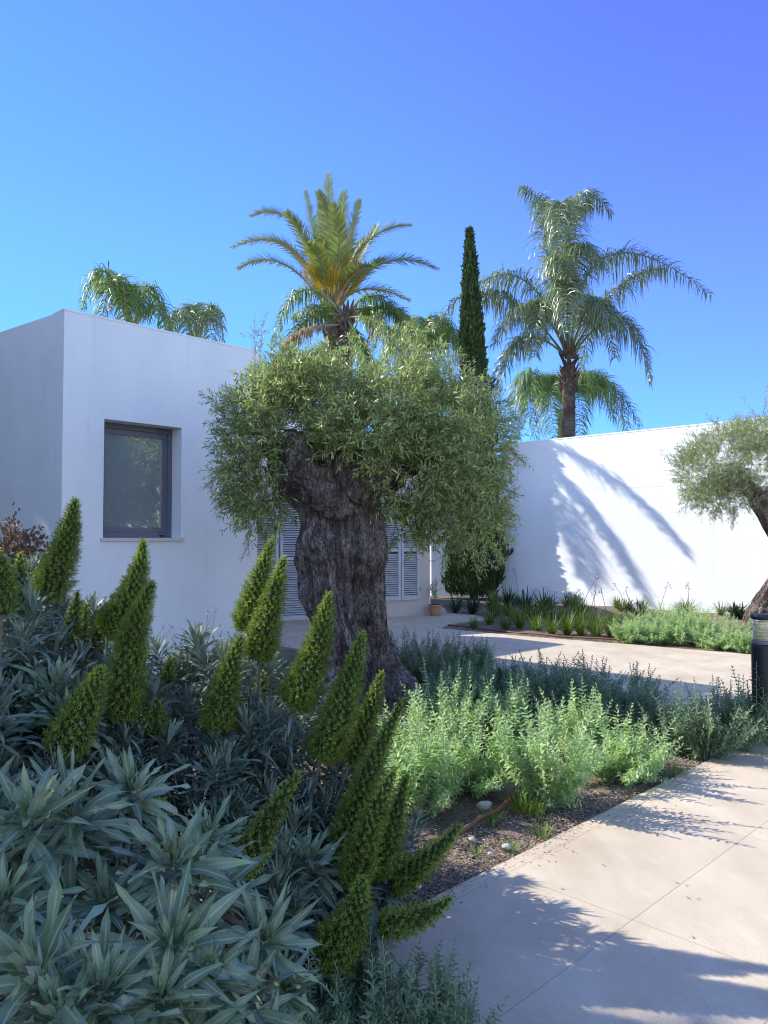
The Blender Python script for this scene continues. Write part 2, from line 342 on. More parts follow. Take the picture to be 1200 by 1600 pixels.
# paving pieces butt against each other around the bed
sheet('path', [uv(SN, DE), uv(SN, -30), uv(40, -30), uv(40, DE)], 0, M_PAVE, .06)
FB = [G(683, 981)[:2], G(800, 992.5)[:2], G(1000, 1008)[:2], G(1185, 1023.5)[:2]]
_t = ((FB[-1][1]-FB[-1][0])-(DE+.003))/((FB[-2][1]-FB[-2][0])-(FB[-1][1]-FB[-1][0])); FBe = FB[-1]+(FB[-1]-FB[-2])*_t
sheet('patio', [uv(SF, DE+.003), FBe, FB[3], FB[2], FB[1], FB[0], G(716, 972)[:2], G(775, 968)[:2], G(742, 961)[:2], G(700, 957.5)[:2], (1.3, 16.9), (-6, 17.5), uv(SF, 17)], 0, M_PAVE, .06)
def soil(name, poly, z, step, amp, seed):
    poly = np.array(poly); x0, y0 = poly.min(0); x1, y1 = poly.max(0)
    xs = np.arange(x0, x1+step, step); ys = np.arange(y0, y1+step, step); X, Y = np.meshgrid(xs, ys)
    q = np.stack([X*3, Y*3, X*0+seed], -1); h = fbm(q, 5)
    Z = z+amp*h+amp*.5*np.abs(fbm(q*5, 3))
    n = len(xs); V = np.stack([X, Y, Z], -1).reshape(-1, 3)
    i, j = np.meshgrid(np.arange(len(ys)-1), np.arange(n-1), indexing='ij'); a = (i*n+j).ravel()
    F = np.stack([a, a+1, a+n+1, a+n], -1)
    c = V[F].mean(1)
    ins = np.zeros(len(F), bool); k = len(poly)
    for e in range(k):
        p, r = poly[e], poly[(e+1) % k]
        cond = ((p[1] > c[:, 1]) != (r[1] > c[:, 1])); xx = (r[0]-p[0])*(c[:, 1]-p[1])/(r[1]-p[1]+1e-12)+p[0]
        ins ^= cond & (c[:, 0] < xx)
    mb = MB().add(V, F[ins]); o = part(name, mb, M_SOIL, smooth=True); o['kind'] = 'structure'; return o
soil('soil', [uv(SN-6, DE-4.2), uv(SN+.06, DE-4.2), uv(SN+.06, DE+.06), uv(SF-.06+.12, DE+.06), uv(SF+.06, 12), uv(-3, 12)], -.035, .045, .02, 1)
soil('soil', [FB[0]-[.2, .2], FB[1]-[.12, .2], FB[2]-[.12, .2], FB[3]-[.12, .2], FBe-[.12, .2], FBe+[4, 4], (4, 19.6), (0, 21), (.9, 16.4), (1.2, 15.6)], -.022, .06, .014, 5)
# steel edging of the near corner and crumbs, pebbles
mb = MB()
a = uv(SN-.02, DE+.02); b2 = uv(SN-.02, DE-3.5)
d = unit(np.array(b2-a)); nn = np.array([-d[1], d[0]])
V, F = box((*a, -.1), (*(b2-a), 0), (*(-nn*-.018), 0), (0, 0, .105)); mb.add(V, F)
top('bed_edging', mb, M_EDGE, (*a, 0), 'dark metal edging strip at the near corner of the planting bed', 'edging')

def scatter_rocks(n, poly_fn, r0, r1, z):
    p = poly_fn(n); n = len(p); base = np.array([[-1, -1, -.6], [1, -1, -.7], [1, 1, -.6], [-1, 1, -.7], [-.8, -.7, .6], [.7, -.8, .5], [.8, .7, .6], [-.7, .8, .5]])*.7
    V = base[None]*(rng.uniform(r0, r1, n)**1)[:, None, None]*rng.uniform(.6, 1.3, (n, 1, 3)); V = V+rng.normal(0, .12, V.shape)*r0
    a = rng.uniform(0, 6.3, n); c, s = np.cos(a)[:, None], np.sin(a)[:, None]
    X = V[..., 0]*c-V[..., 1]*s; Y = V[..., 0]*s+V[..., 1]*c
    V = np.stack([X+p[:, :1], Y+p[:, 1:2], V[..., 2]*.7+z], -1)
    F = (BF[None]+np.arange(n)[:, None, None]*8).reshape(-1, 4)
    return V.reshape(-1, 3), F
def near_edge(n):
    s = rng.uniform(SN, SF, n); dd = DE+.02+np.abs(rng.normal(0, .35, n))
    return np.stack([(s-dd)/2, (s+dd)/2], -1)
M_CRUMB = leafmat('soil_crumb', (.05, .035, .026), (.40, .32, .24), 0, .9)
mb = MB(); mb.add(*scatter_rocks(22000, near_edge, .0015, .0065, -.016))
def far_edge(n):
    i = rng.integers(0, 3, n); t = rng.random(n)[:, None]; A = np.array(FB); return A[i]*(1-t)+A[i+1]*t+np.abs(rng.normal(0, .35, (n, 1)))*np.array([[.7, .7]])+.04
mb.add(*scatter_rocks(3500, far_edge, .005, .014, -.02))
tag(part('soil_crumbs', mb, M_CRUMB), 'crumbs of soil and bark chips over the planting beds', 'mulch', kind='stuff')
def spill(n):
    s_ = rng.uniform(SN, SF, n); dd = DE-np.abs(rng.normal(0, .05, n))*(1+np.maximum(0, vnoise(np.stack([s_*2, s_*0, s_*0], -1)))*2.5); return np.stack([(s_-dd)/2, (s_+dd)/2], -1)
mb = MB(); mb.add(*scatter_rocks(1500, spill, .001, .0045, .001)); tag(part('spilled_soil', mb, M_CRUMB), 'crumbs of soil spilled along the paving edge', 'soil', kind='stuff')
mb = MB(); mb.add(*scatter_rocks(35, near_edge, .004, .010, -.014))
tag(part('gravel', mb, M_STONE), 'small pale pebbles strewn along the bed edge by the path', 'gravel', kind='stuff')
# larger stones
def stone(px, py, r, label):
    c = G(px, py); me_n = 10
    th, ph = np.meshgrid(np.linspace(0, np.pi, me_n), np.arange(me_n)*2*np.pi/me_n, indexing='ij')
    u = np.stack([np.sin(th)*np.cos(ph), np.sin(th)*np.sin(ph), np.cos(th)], -1); k = 1+.25*fbm(u*1.7+px, 3)
    V = (u*k[..., None]*np.array([r, r*.8, r*.55])).reshape(-1, 3)+c+[0, 0, r*.25]
    i, j = np.meshgrid(np.arange(me_n-1), np.arange(me_n), indexing='ij')
    F = np.stack([i*me_n+j, (i+1)*me_n+j, (i+1)*me_n+(j+1) % me_n, i*me_n+(j+1) % me_n], -1).reshape(-1, 4)
    top('stone', MB().add(V, F), M_STONE, c, label, 'stone', 'stones lying in the bed', True)
stone(651, 1387, .022, 'white stone nearest the short green spike in the bed')
stone(791, 1325, .026, 'flat pale stone at the paving edge beside a grass tuft')
stone(757, 1262, .045, 'dark rounded stone beside the brown hose under the shrub')
stone(737, 1313, .02, 'small tan stone just below the brown hose')
stone(766, 1335, .014, 'tiny white stone touching the paving edge')

# hoses
def hose(pts, r, label, z=.012):
    p = np.array([G(*q) for q in pts]); tt = np.linspace(0, 1, 24); k = np.linspace(0, 1, len(p))
    c = np.stack([np.interp(tt, k, p[:, i]) for i in range(3)], -1); c[:, 2] = z+.006*np.sin(tt*20)
    top('drip_hose', MB().add(*tube(c, r, 8)), M_HOSE, c[0], label, 'hose', 'irrigation hoses', True)
hose([(700, 1325), (735, 1296), (765, 1280), (800, 1258), (826, 1235)], .011, 'brown irrigation hose lying on the soil of the near bed', .03)
hose([(700, 977), (800, 988), (870, 994), (960, 1000), (1020, 1003)], .014, 'brown drip hose along the front of the far bed', .005)
hose([(1000, 1000), (1080, 1005), (1180, 1016)], .014, 'brown drip hose under the far pale green shrubs', .005)

# ------------------------------------------------------------------ house
Z3 = np.array([0, 0, 1.])
HW = 3.82
Rp = np.array([-1.575, 9.5, 0]); Rp = np.array([*G(401, 842+1500*1.2/9.5)[:2], 0])
aD = np.array([.692, .722, 0]); aD /= np.linalg.norm(aD); nA = np.array([aD[1], -aD[0], 0])   # outward normal of the window wall
Lx = on_plane(99, 600, Rp, nA); Lp = np.array([Lx[0], Lx[1], 0])
LEN = np.linalg.norm(Rp-Lp)
zR = on_plane(401, 549, Rp, nA)[2]; zL = on_plane(100, 486, Rp, nA)[2]; HW = (zR+zL)/2
bx = on_plane(0, 520, Lp, (0, 1, 0))
# left face direction so that its top edge passes pixel (0,519)
r0 = ray(0, 519); q = CAM+r0*((HW-CAMH)/r0[2]); bD = np.array([q[0]-Lp[0], q[1]-Lp[1], 0]); bD /= np.linalg.norm(bD); nB = np.array([bD[1], -bD[0], 0])
if nB[1] > 0: nB = -nB
def wa(px, py): # coords in window wall: distance along from Lp and height
    h = on_plane(px, py, Rp, nA); return np.dot(h-Lp, aD), h[2]
u0, zt = wa(163, 655); u1, zt2 = wa(284, 668); _, zb1 = wa(163, 839.5); _, zb2 = wa(284, 841.5)
zt = (zt+zt2)/2; zb = (zb1+zb2)/2
house = empty('house', Lp, 'flat roofed white house with recessed grey window, left of the olive tree', 'house')
T = .28
mb = MB()
def wbox(u, v, za, zb_, depth=T, off=0): return box(Lp+aD*u-nA*(depth+off)+Z3*za, aD*(v-u), nA*depth, Z3*(zb_-za))
mb.add(*wbox(0, u0, -.1, HW)); mb.add(*wbox(u1, LEN, -.1, HW)); mb.add(*wbox(u0, u1, -.1, zb)); mb.add(*wbox(u0, u1, zt, HW))
# B wall and the two back walls
bl = 7.0; Bq = Lp+bD*bl
mb.add(*box(Lp-nA*T*0+0*Z3-nB*T*0-Z3*.1, bD*bl, -nB*T, Z3*(HW+.1)-Z3*.001))
cD = -nA
mb.add(*box(Rp-nA*T-aD*T-Z3*.1, -nA*6.5, aD*T, Z3*(HW+.1)))
part('wall', mb, M_WALL, house, base=Lp)
mb = MB(); mb.add(*box(Lp-nA*.3+bD*.2+aD*.15+Z3*(HW-.35), aD*(LEN-.46), bD*6.2, Z3*.1)); part('roof', mb, M_ROOF, house, base=Lp)
# room box behind the window (dark inside), curtain
mb = MB()
mb.add(*box(Lp+aD*(u0-.3)-nA*2.2+Z3*.4, aD*(u1-u0+.6), nA*.05, Z3*2.6)); mb.add(*box(Lp+aD*(u0-.35)-nA*2.2+Z3*.4, aD*.05, nA*1.9, Z3*2.6)); mb.add(*box(Lp+aD*(u1+.3)-nA*2.2+Z3*.4, aD*.05, nA*1.9, Z3*2.6)); mb.add(*box(Lp+aD*(u0-.3)-nA*2.1+Z3*2.95, aD*(u1-u0+.6), nA*1.8, Z3*.05))
part('room', mb, M_CURT, house, base=Lp)
FD = .20  # reveal depth
win = part('window', MB().add(*wbox(u0+.001, u1-.001, zt-.06, zt-.001, .05, FD)).add(*wbox(u0+.001, u1-.001, zb+.001, zb+.055, .05, FD)).add(*wbox(u0+.001, u0+.055, zb+.056, zt-.061, .05, FD)).add(*wbox(u1-.055, u1-.001, zb+.056, zt-.061, .05, FD)), M_FRAME, house, base=Lp)
i0, i1, j0, j1 = u0+.056, u1-.056, zb+.057, zt-.062; s_ = .06
part('sash', MB().add(*wbox(i0, i1, j1-s_, j1, .05, FD+.016)).add(*wbox(i0, i1, j0, j0+s_, .05, FD+.016)).add(*wbox(i0, i0+s_, j0+s_, j1-s_, .05, FD+.016)).add(*wbox(i1-s_, i1, j0+s_, j1-s_, .05, FD+.016)), M_FRAME, win)
pv, pf = wbox(i0+s_, i1-s_, j0+s_, j1-s_, .006, FD+.035); part('pane', MB().add(pv, pf), M_GLASS, win)
for ch in win.children: ch.data.transform(Matrix.Translation(-Vector(Lp)))
part('sill', MB().add(*wbox(u0-.03, u1+.03, zb-.035, zb-.001, .09, -.03)), M_SILL, win, base=Lp)
part('drain_cap', MB().add(*wbox(u1-.16, u1-.10, zb+.018, zb+.034, .006, FD-.006)), M_BLACK, win, base=Lp)
# pleated curtain
nx = 160; uu = np.linspace(i0-.1, i1+.1, nx); dz = FD+.17+.025*np.sin(uu*48)+.012*np.sin(uu*113)
Vc = np.concatenate([[Lp+aD*a-nA*b_+Z3*(zb-.1) for a, b_ in zip(uu, dz)], [Lp+aD*a-nA*b_+Z3*(zt+.1) for a, b_ in zip(uu, dz)]])
part('curtain', MB().add(Vc, [[i, i+1, nx+i+1, nx+i] for i in range(nx-1)]), M_CURT, win, True, base=Lp)
# thin cap trim along the roof edge
part('coping', MB().add(*wbox(-.004, LEN+.004, HW+.001, HW+.022, T, -.004)), M_WALL, house, base=Lp)
# wall lamp / flood light near the right end
hu, hz = wa(352, 606)
wl = part('wall_light', MB().add(*wbox(hu-.05, hu+.05, hz-.04, hz+.04, .03, -.03)), M_PLASTIC, house, base=Lp)
cpt = Lp+aD*hu+nA*.03+Z3*hz
part('lamp_head', MB().add(*tube([cpt+nA*0, cpt+nA*.04+aD*.03, cpt+nA*.09+aD*.10-Z3*.01, cpt+nA*.10+aD*.13-Z3*.015], [.032, .036, .034, .02], 12)).add(*box(cpt+nA*.06+aD*.08-Z3*.035, aD*.13, nA*.09, Z3*.022)), M_PLASTIC, wl, True, base=Lp)

# upper set back volume seen over the tree, and the garage-like block behind
q0 = np.array([-6.0, 17.2, 0]); 
ub = empty('upper_block', (-4, 17.2, 0), 'white upper wall of the house showing just behind the olive crown', 'building')
zz = P(415, 598, 17.2)[2]
part('wall', MB().add(*box((-6, 17.2, 0), (4.15, .35, 0), (-.1, 2.0, 0), (0, 0, zz))), M_WALL, ub, base=(-4, 17.2, 0))
part('coping', MB().add(*box((-6.03, 17.16, zz+.001), (4.21, .355, 0), (-.1, 2.06, 0), (0, 0, .03))), M_WALL, ub, base=(-4, 17.2, 0))
bb = uv(10.35, 15.0); b3 = uv(6.9, 15.0)
top('roof_block', MB().add(*box((*b3, 0), (*(bb-b3), 0), (*(uv(10.35, 16.5)-bb), 0), (0, 0, 3.78))), M_WALL, (*b3, 0), 'white block of the house tucked behind the window wing', 'building')

# shutter wing (beige)
H1 = np.array([*G(372, 977)[:2], 0]); H2 = np.array([*G(671, 960.5)[:2], 0]); hD = unit(H2-H1); nH = np.array([hD[1], -hD[0], 0]); HL = np.linalg.norm(H2-H1); KH = 2.78
wing = empty('shuttered_wing', H1, 'beige rendered wing with grey louvred shutters behind the olive trunk', 'building')
def hbox(u, v, za, zb_, depth, off=0): return box(H1+hD*u-nH*(depth+off)+Z3*za, hD*(v-u), nH*depth, Z3*(zb_-za))
part('wall', MB().add(*hbox(-2.5, HL, -.05, KH, 2.2)), M_BEIGE, wing, base=H1)
part('return_wall', MB().add(*box(H2+hD*.003+nH*0-Z3*.05, hD*.02, -nH*5.9, Z3*(KH+.1))), M_WALL, wing, base=H1)
part('coping', MB().add(*hbox(-2.6, HL+.05, KH+.001, KH+.12, 2.3, -.05)), M_WALL, wing, base=H1)
def hp(px, py): h = on_plane(px, py, H1, nH); return np.dot(h-H1, hD), h[2]
def shutter(ua, ub_, za, zb_, nm='shutter'):
    f = .055
    fr = MB()
    for a in ((ua, ub_, za, za+f*1.3), (ua, ub_, zb_-f, zb_), (ua, ua+f, za+f*1.3, zb_-f), (ub_-f, ub_, za+f*1.3, zb_-f)): fr.add(*hbox(*a, .035, -.05))
    zm = (za+zb_)/2
    if zb_-za > 1.5: fr.add(*hbox(ua+f, ub_-f, zm-.03, zm+.03, .03, -.045))
    s = part(nm, fr, M_SHUT, wing, base=H1)
    part('backing', MB().add(*hbox(ua+.01, ub_-.01, za+.01, zb_-.01, .01, -.011)), M_GAP, s, base=H1)
    lv = MB(); z = za+f*1.3+.012
    while z < zb_-f-.02:
        if not (zb_-za > 1.5 and abs(z-zm+.01) < .045):
            o_ = H1+hD*(ua+f)+nH*.018+Z3*z
            lv.add(*box(o_, hD*(ub_-ua-2*f), nH*.026-Z3*.020, Z3*.009))
        z += .042
    part('louvres', lv, M_SHUT, s, base=H1)
    return s
ua, za = hp(602, 938.5); ub_, _ = hp(654, 936); wS = ub_-ua
ztop = hp(640, 838)[1]; ztop = 2.25
uc, _ = hp(625, 938)
shutter(uc+.008, ub_, za, ztop); shutter(2*uc-ub_, uc-.008, za, ztop)
part('hinge', MB().add(*hbox(ub_+.002, ub_+.02, za+.16, za+.24, .02, -.045)), M_BLACK, wing, base=H1)
for (pa, pb) in ((436, 484), (388, 434)):
    u_a, _ = hp(pa, 960); u_b, _ = hp(pb, 960)
    shutter(u_a, u_b-.008, .04, ztop)
# recess wall and garden wall
WB = G(785, 934); 
W1 = np.array([*P(785, 934, 19.4)[:2], 0]); W2 = np.array([*P(1200, 961, 15.1)[:2], 0]); wD = unit(W2-W1); nW = np.array([wD[1], -wD[0], 0])
zw = (on_plane(820, 691, W1, nW)[2]+on_plane(1190, 656, W1, nW)[2])/2
zs = on_plane(900, 766.5, W1, nW)[2]
gw = empty('garden_wall', W1, 'long bright white garden wall in sun with a palm shadow', 'wall')
part('wall', MB().add(*box(W1-Z3*.1, wD*14, -nW*.3, Z3*(zs+.1))).add(*box(W1+Z3*(zs+.006), wD*14, -nW*.3, Z3*(zw-zs-.006))).add(*box(W1-nW*.006+Z3*(zs-.01), wD*14, -nW*.28, Z3*.02)), M_WALL2, gw, base=W1)
part('coping', MB().add(*box(W1+nW*.006+Z3*(zw+.001)-wD*.006, wD*14.01, -nW*.312, Z3*.03)), M_WALL2, gw, base=W1)
rw = MB().add(*box((1.3, 21.2, -.1), (4.5, .2, 0), (0, .3, 0), (0, 0, 3.5)))
top('recess_wall', rw, M_WALL, (1.3, 21.2, 0), 'short shaded white wall in the recess behind the dark cypress', 'wall')

# ------------------------------------------------------------------ bollard light
bc = G(1197.5, 1152); ztp = P(1190, 960, bc[1])[2]; zl1 = P(1190, 1000, bc[1])[2]; rb = 19.5/FPX*bc[1]
bol = empty('bollard_light', bc, 'black cylindrical bollard light with louvred lens at the right edge', 'lamp')
part('body', MB().add(*tube([bc+Z3*z for z in (-.05, .0, zl1-.05, zl1-.035, zl1-.03)], [rb, rb, rb, rb, rb*.9], 32)), M_BLACK, bol, True, base=bc)
part('collar', MB().add(*tube([bc+Z3*z for z in (zl1-.029, zl1-.025, zl1-.004, zl1-.001)], [rb*.96, rb*1.0, rb*1.0, rb*.96], 32)), M_PLASTIC if 0 else M_FRAME, bol, True, base=bc)
part('lens', MB().add(*tube([bc+Z3*z for z in (zl1, zl1+.002, ztp-.036, ztp-.034)], [rb*.9, rb*.93, rb*.93, rb*.9], 32)), M_LENS, bol, True, base=bc)
lm = MB()
for k in range(6):
    z = zl1+.018+k*(ztp-zl1-.06)/5.2; lm.add(*tube([bc+Z3*(z+q) for q in (0, .001, .006, .007)], [rb*.75, rb*.97, rb*.90, rb*.7], 32))
part('louvre_rings', lm, simple('cream_ring', (.55, .52, .36), None, 10, .4), bol, True, base=bc)
part('cap', MB().add(*tube([bc+Z3*z for z in (ztp-.033, ztp-.03, ztp-.006, ztp)], [rb*.98, rb*1.03, rb*1.03, rb*.96], 32)), M_BLACK, bol, True, base=bc)

# ------------------------------------------------------------------ olive trees
def trunk_surface(rings, Y0, seed, nang=150, nh=230, amp=.05, flat=.85, burls=()):
    """rings: (py, pxl, pxr) silhouette; returns V,F"""
    rings = sorted(rings, key=lambda r: -r[0])
    c = []; h = []
    for py, xl, xr in rings:
        a = P(xl, py, Y0); b_ = P(xr, py, Y0); c.append((a+b_)/2); h.append((b_[0]-a[0])/2)
    c = np.array(c); h = np.array(h); k = np.linspace(0, 1, len(c)); tt = np.linspace(0, 1, nh)
    # smooth interpolation
    ci = np.stack([np.interp(tt, k, c[:, i]) for i in range(3)], -1); hi = np.interp(tt, k, h)
    ker = np.hanning(13); ker /= ker.sum()
    sm = lambda v: np.convolve(np.pad(v, 6, 'edge'), ker, 'valid')
    ci = np.stack([sm(ci[:, i]) for i in range(3)], -1); hi = sm(hi)
    th = np.arange(nang)*2*np.pi/nang; T_, H_ = np.meshgrid(th, hi); Zz = ci[:, 2][:, None]+0*T_
    u = np.stack([np.cos(T_), np.sin(T_)], -1)
    q = np.stack([u[..., 0]*1.4, u[..., 1]*1.4, Zz*.9+seed], -1)
    lob = fbm(q*1.2, 3)*.16; ridge = .06-np.abs(fbm(np.stack([u[..., 0]*3.2+Zz*.9, u[..., 1]*3.2, Zz*1.1+seed], -1), 3))*.24
    wz = Zz+.25*fbm(np.stack([u[..., 0]*2, u[..., 1]*2, Zz*2+seed], -1), 2)
    fine = fbm(np.stack([u[..., 0]*9+wz, u[..., 1]*9, wz*5+seed], -1), 5)*.06
    fib = -np.abs(fbm(np.stack([u[..., 0]*17+wz*1.5, u[..., 1]*17, wz*2.6+seed], -1), 3))*.11+.03
    r = H_*(.92+lob+ridge+fine+fib+.04)
    X = ci[:, 0][:, None]+r*u[..., 0]; Yy = ci[:, 1][:, None]+r*u[..., 1]*flat
    V = np.stack([X, Yy, Zz], -1)
    nrm = np.stack([u[..., 0], u[..., 1], 0*Zz], -1)
    for (bx_, by_, br_, bh) in burls:   # swirling burls: pixel centre, radius px, height m
        bcn = P(bx_, by_, Y0-h.mean()*.8); rr = br_/FPX*Y0
        dd = np.linalg.norm((V-bcn)*np.array([1, .55, 1]), axis=-1)/rr
        V = V+nrm*(bh*np.exp(-dd**2*1.3)*(1+.35*np.sin(dd*9+fbm(V*4, 2)*1.5)))[..., None]
    V = V.reshape(-1, 3)
    i, j = np.meshgrid(np.arange(nh-1), np.arange(nang), indexing='ij')
    F = np.stack([i*nang+j, i*nang+(j+1) % nang, (i+1)*nang+(j+1) % nang, (i+1)*nang+j], -1).reshape(-1, 4)
    return V, F
def knobby(pts, rad, seed, n=26, m=40, amp=.26, cap=True):
    pts = np.array(pts, float); k = np.linspace(0, 1, len(pts)); tt = np.linspace(0, 1, m)
    c = np.stack([np.interp(tt, k, pts[:, i]) for i in range(3)], -1); r = np.interp(tt, k, rad)
    ker = np.hanning(9); ker /= ker.sum(); c = np.stack([np.convolve(np.pad(c[:, i], 4, 'edge'), ker, 'valid') for i in range(3)], -1)
    if cap: r[-1] *= .35; r[-2] *= .75
    V, F = tube(c, r, n); cc = np.repeat(c, n, 0); dirn = V-cc
    V = cc+dirn*(1+amp*fbm(V*5+seed, 4)+amp*.55*fbm(V*16+seed, 3)-amp*.6*np.abs(fbm(V*10+seed, 3)))[:, None]; return V, F
def crown_sprigs(ells, N, Y0, rz, leafL=.055, k=14, sprL=(.14, .28), fill=.5, up=.35):
    """ells: (px,py,rxpx,rypx,dY,ry_m,weight)"""
    Ps = []; Ds = []
    wts = np.array([e[6] for e in ells], float); wts /= wts.sum()
    for e, n in zip(ells, (wts*N).astype(int)):
        px, py, rx, ry, dY, rym, _ = e; Yc = Y0+dY; c = P(px, py, Yc); s = Yc/FPX
        u = rdir(n); rho = rng.uniform(fill, 1, n)**.6
        rho = rho*(1+.13*vnoise(u*2.3+px)+.10*vnoise(u*6+py))
        p = c+u*np.array([rx*s, rym, ry*s])*rho[:, None]
        # clumpy gaps
        keep = (vnoise(p*3.6+5)+.5*vnoise(p*8) > -.04) | (rng.random(n) < .17)
        Ps.append(p[keep]); nr = unit(u/np.array([rx*s, rym, ry*s])); Ds.append(unit(nr*.8+rng.normal(0, .55, (n, 3))+np.array([0, 0, up]))[keep])
    return np.concatenate(Ps), np.concatenate(Ds)
def sprig_mesh(p, d, L, k, leafL, leafW, mbl, mbt, droop=.25, ls=.9):
    n = len(p); L = np.broadcast_to(L, (n,)); g = rng.uniform(0, droop, n)
    # twigs: 3 points
    d2 = unit(d+np.array([0, 0, -1.])*g[:, None]); p1 = p+d*(L*.5)[:, None]; p2 = p1+d2*(L*.5)[:, None]
    V, F = strips(p, d, L, .0035, 2, g, prof=[1, .8, .4]); mbt.add(V, F)
    V, F = strips(p, d, L, .0035, 2, g, prof=[1, .8, .4], up=(1, .3, .2)); mbt.add(V, F)
    t = (np.linspace(.12, 1, k)[None]+rng.uniform(-.03, .03, (n, k))); t3 = t[..., None]
    q = np.where(t3 < .5, p[:, None]+(p1-p)[:, None]*(t3*2), p1[:, None]+(p2-p1)[:, None]*((t3-.5)*2))
    dd = np.where(t3 < .5, d[:, None], d2[:, None])+0*q
    s, f, u = frames(dd.reshape(-1, 3), (.2, .1, 1)); a = (np.arange(k)//2*1.57+np.arange(k) % 2*np.pi)[None]+rng.normal(0, .4, (n, k))
    a = a.reshape(-1, 1); side = s*np.cos(a)+u*np.sin(a)
    ld = unit(f*.75+side*.8+rng.normal(0, .12, side.shape)); LL = leafL*rng.uniform(.65, 1.2, len(ld))*(1-.25*(t.reshape(-1) > .9))
    V, F = strips(q.reshape(-1, 3), ld, LL, LL*leafW, 2, .12, prof=[.35, 1, .06], roll=.8); mbl.add(V, F)

oy = 7.4
ob = P(580, 1085, oy); ob[2] = 0
olive = empty('olive_tree', ob, 'ancient olive tree with thick gnarled trunk in the centre of the bed', 'tree')
rings = [(1120, 478, 705), (1095, 485, 680), (1075, 492, 655), (1050, 495, 632), (1020, 494, 616), (990, 488, 609), (960, 472, 604), (935, 466, 603), (905, 470, 602), (875, 464, 606), (845, 461, 604), (815, 468, 598), (790, 470, 596), (765, 463, 594), (740, 452, 592), (715, 446, 588), (695, 452, 580), (680, 470, 560)]
V, F = trunk_surface(rings, oy, 4.2, nang=300, nh=440, burls=[(560, 868, 42, .11), (498, 850, 30, .10), (490, 930, 26, .08), (570, 965, 34, .10), (520, 760, 38, .08), (590, 1040, 34, .09), (480, 800, 25, .07), (525, 1010, 30, .08)])
mb = MB().add(V, F)
# big swirling boughs
def pp(x, y, dY=0): return P(x, y, oy+dY)
mb.add(*knobby([pp(545, 800, -.28), pp(505, 775, -.40), pp(475, 735, -.42), pp(463, 700, -.36), pp(458, 672, -.28)], [.10, .19, .17, .115, .05], 3, 90, 130, .3))
mb.add(*knobby([pp(500, 790, -.1), pp(462, 760, -.15), pp(436, 722, -.1), pp(420, 690, 0), pp(405, 655, .1)], [.2, .16, .12, .085, .05], 8, 70, 100))
mb.add(*knobby([pp(550, 770, -.2), pp(585, 735, -.28), pp(615, 700, -.2), pp(650, 670, 0), pp(690, 645, .1)], [.2, .19, .14, .10, .05], 11, 70, 100))
mb.add(*knobby([pp(540, 740, 0), pp(545, 690, 0), pp(560, 640, .1), pp(555, 590, .1)], [.2, .16, .10, .05], 15, 24, 40))
mb.add(*knobby([pp(580, 760, .1), pp(640, 730, .3), pp(700, 720, .5), pp(750, 700, .5)], [.14, .11, .08, .04], 19, 20, 40))
mb.add(*knobby([pp(595, 1060, -.1), pp(640, 1085, -.25), pp(675, 1105, -.35), pp(700, 1125, -.4)], [.22, .17, .12, .05], 23, 60, 70))
mb.add(*knobby([pp(520, 1060, -.2), pp(500, 1095, -.4), pp(488, 1120, -.5)], [.2, .16, .07], 27, 60, 60))
part('trunk', mb, M_BARK, olive, True, base=ob)
ells = [(545, 652, 142, 76, .1, .95, 2.6), (430, 672, 84, 70, 0, .7, 1.5), (404, 735, 55, 66, .05, .5, 1.0), (410, 790, 45, 38, 0, .35, .35),
        (635, 647, 110, 68, .2, .9, 1.8), (715, 702, 78, 84, .1, .8, 2.1), (702, 785, 76, 66, .25, .6, 1.2), (640, 730, 80, 75, -.05, .7, 1.6), (745, 830, 38, 50, .2, .35, .4),
        (615, 578, 70, 36, .3, .5, .3), (495, 612, 75, 40, 0, .6, .6), (625, 810, 40, 40, .3, .35, .25), (455, 620, 60, 60, -.3, .4, .5), (560, 680, 75, 42, -.5, .35, .7), (565, 608, 115, 38, 0, .7, .7)]
mbl, mbt = MB(), MB()
p, d = crown_sprigs(ells, 9600, oy, 1)
# keep the trunk's front clear below the crown skirt
px_ = 600+FPX*p[:, 0]/p[:, 1]; py_ = 842-(p[:, 2]-CAMH)/p[:, 1]*FPX
keep = ~((px_ > 535) & (px_ < 598) & (py_ > 742) & (p[:, 1] < oy+.25)) & ~((px_ > 438) & (px_ < 536) & (py_ > 698) & (p[:, 1] < oy+.1))
p, d = p[keep], d[keep]
sprig_mesh(p, d, rng.uniform(.13, .27, len(p)), 12, .066, .235, mbl, mbt)
# long upright shoots and drooping tails
sh = []
for (x, y, x2, y2, dY) in [(400, 640, 398, 492, -.2), (405, 600, 410, 500, -.1), (425, 620, 432, 530, -.1), (450, 590, 435, 540, 0), (470, 590, 478, 545, 0), (510, 580, 500, 530, 0), (555, 560, 545, 520, .1), (590, 540, 582, 480, .1), (580, 560, 600, 500, 0), (620, 540, 640, 505, .2), (650, 540, 668, 515, .2), (690, 580, 720, 545, .2), (730, 600, 760, 590, .2), (765, 630, 795, 625, .1), (790, 690, 815, 720, .1), (795, 640, 812, 660, .1), (365, 640, 325, 622, -.2), (360, 720, 320, 762, -.2), (370, 770, 340, 790, -.1), (400, 800, 385, 860, -.1), (420, 810, 412, 850, 0), (390, 680, 345, 700, -.1), (380, 650, 340, 640, 0),
                           (760, 840, 790, 880, 0), (740, 860, 745, 890, .1), (700, 850, 690, 890, .1), (650, 830, 640, 872, 0), (665, 820, 660, 860, .2), (620, 810, 612, 850, .2), (770, 790, 800, 800, 0), (775, 760, 805, 770, 0), (440, 800, 430, 830, .2)]:
    a = P(x, y, oy+dY-.1); b_ = P(x2, y2, oy+dY-.15); sh.append((a, b_))
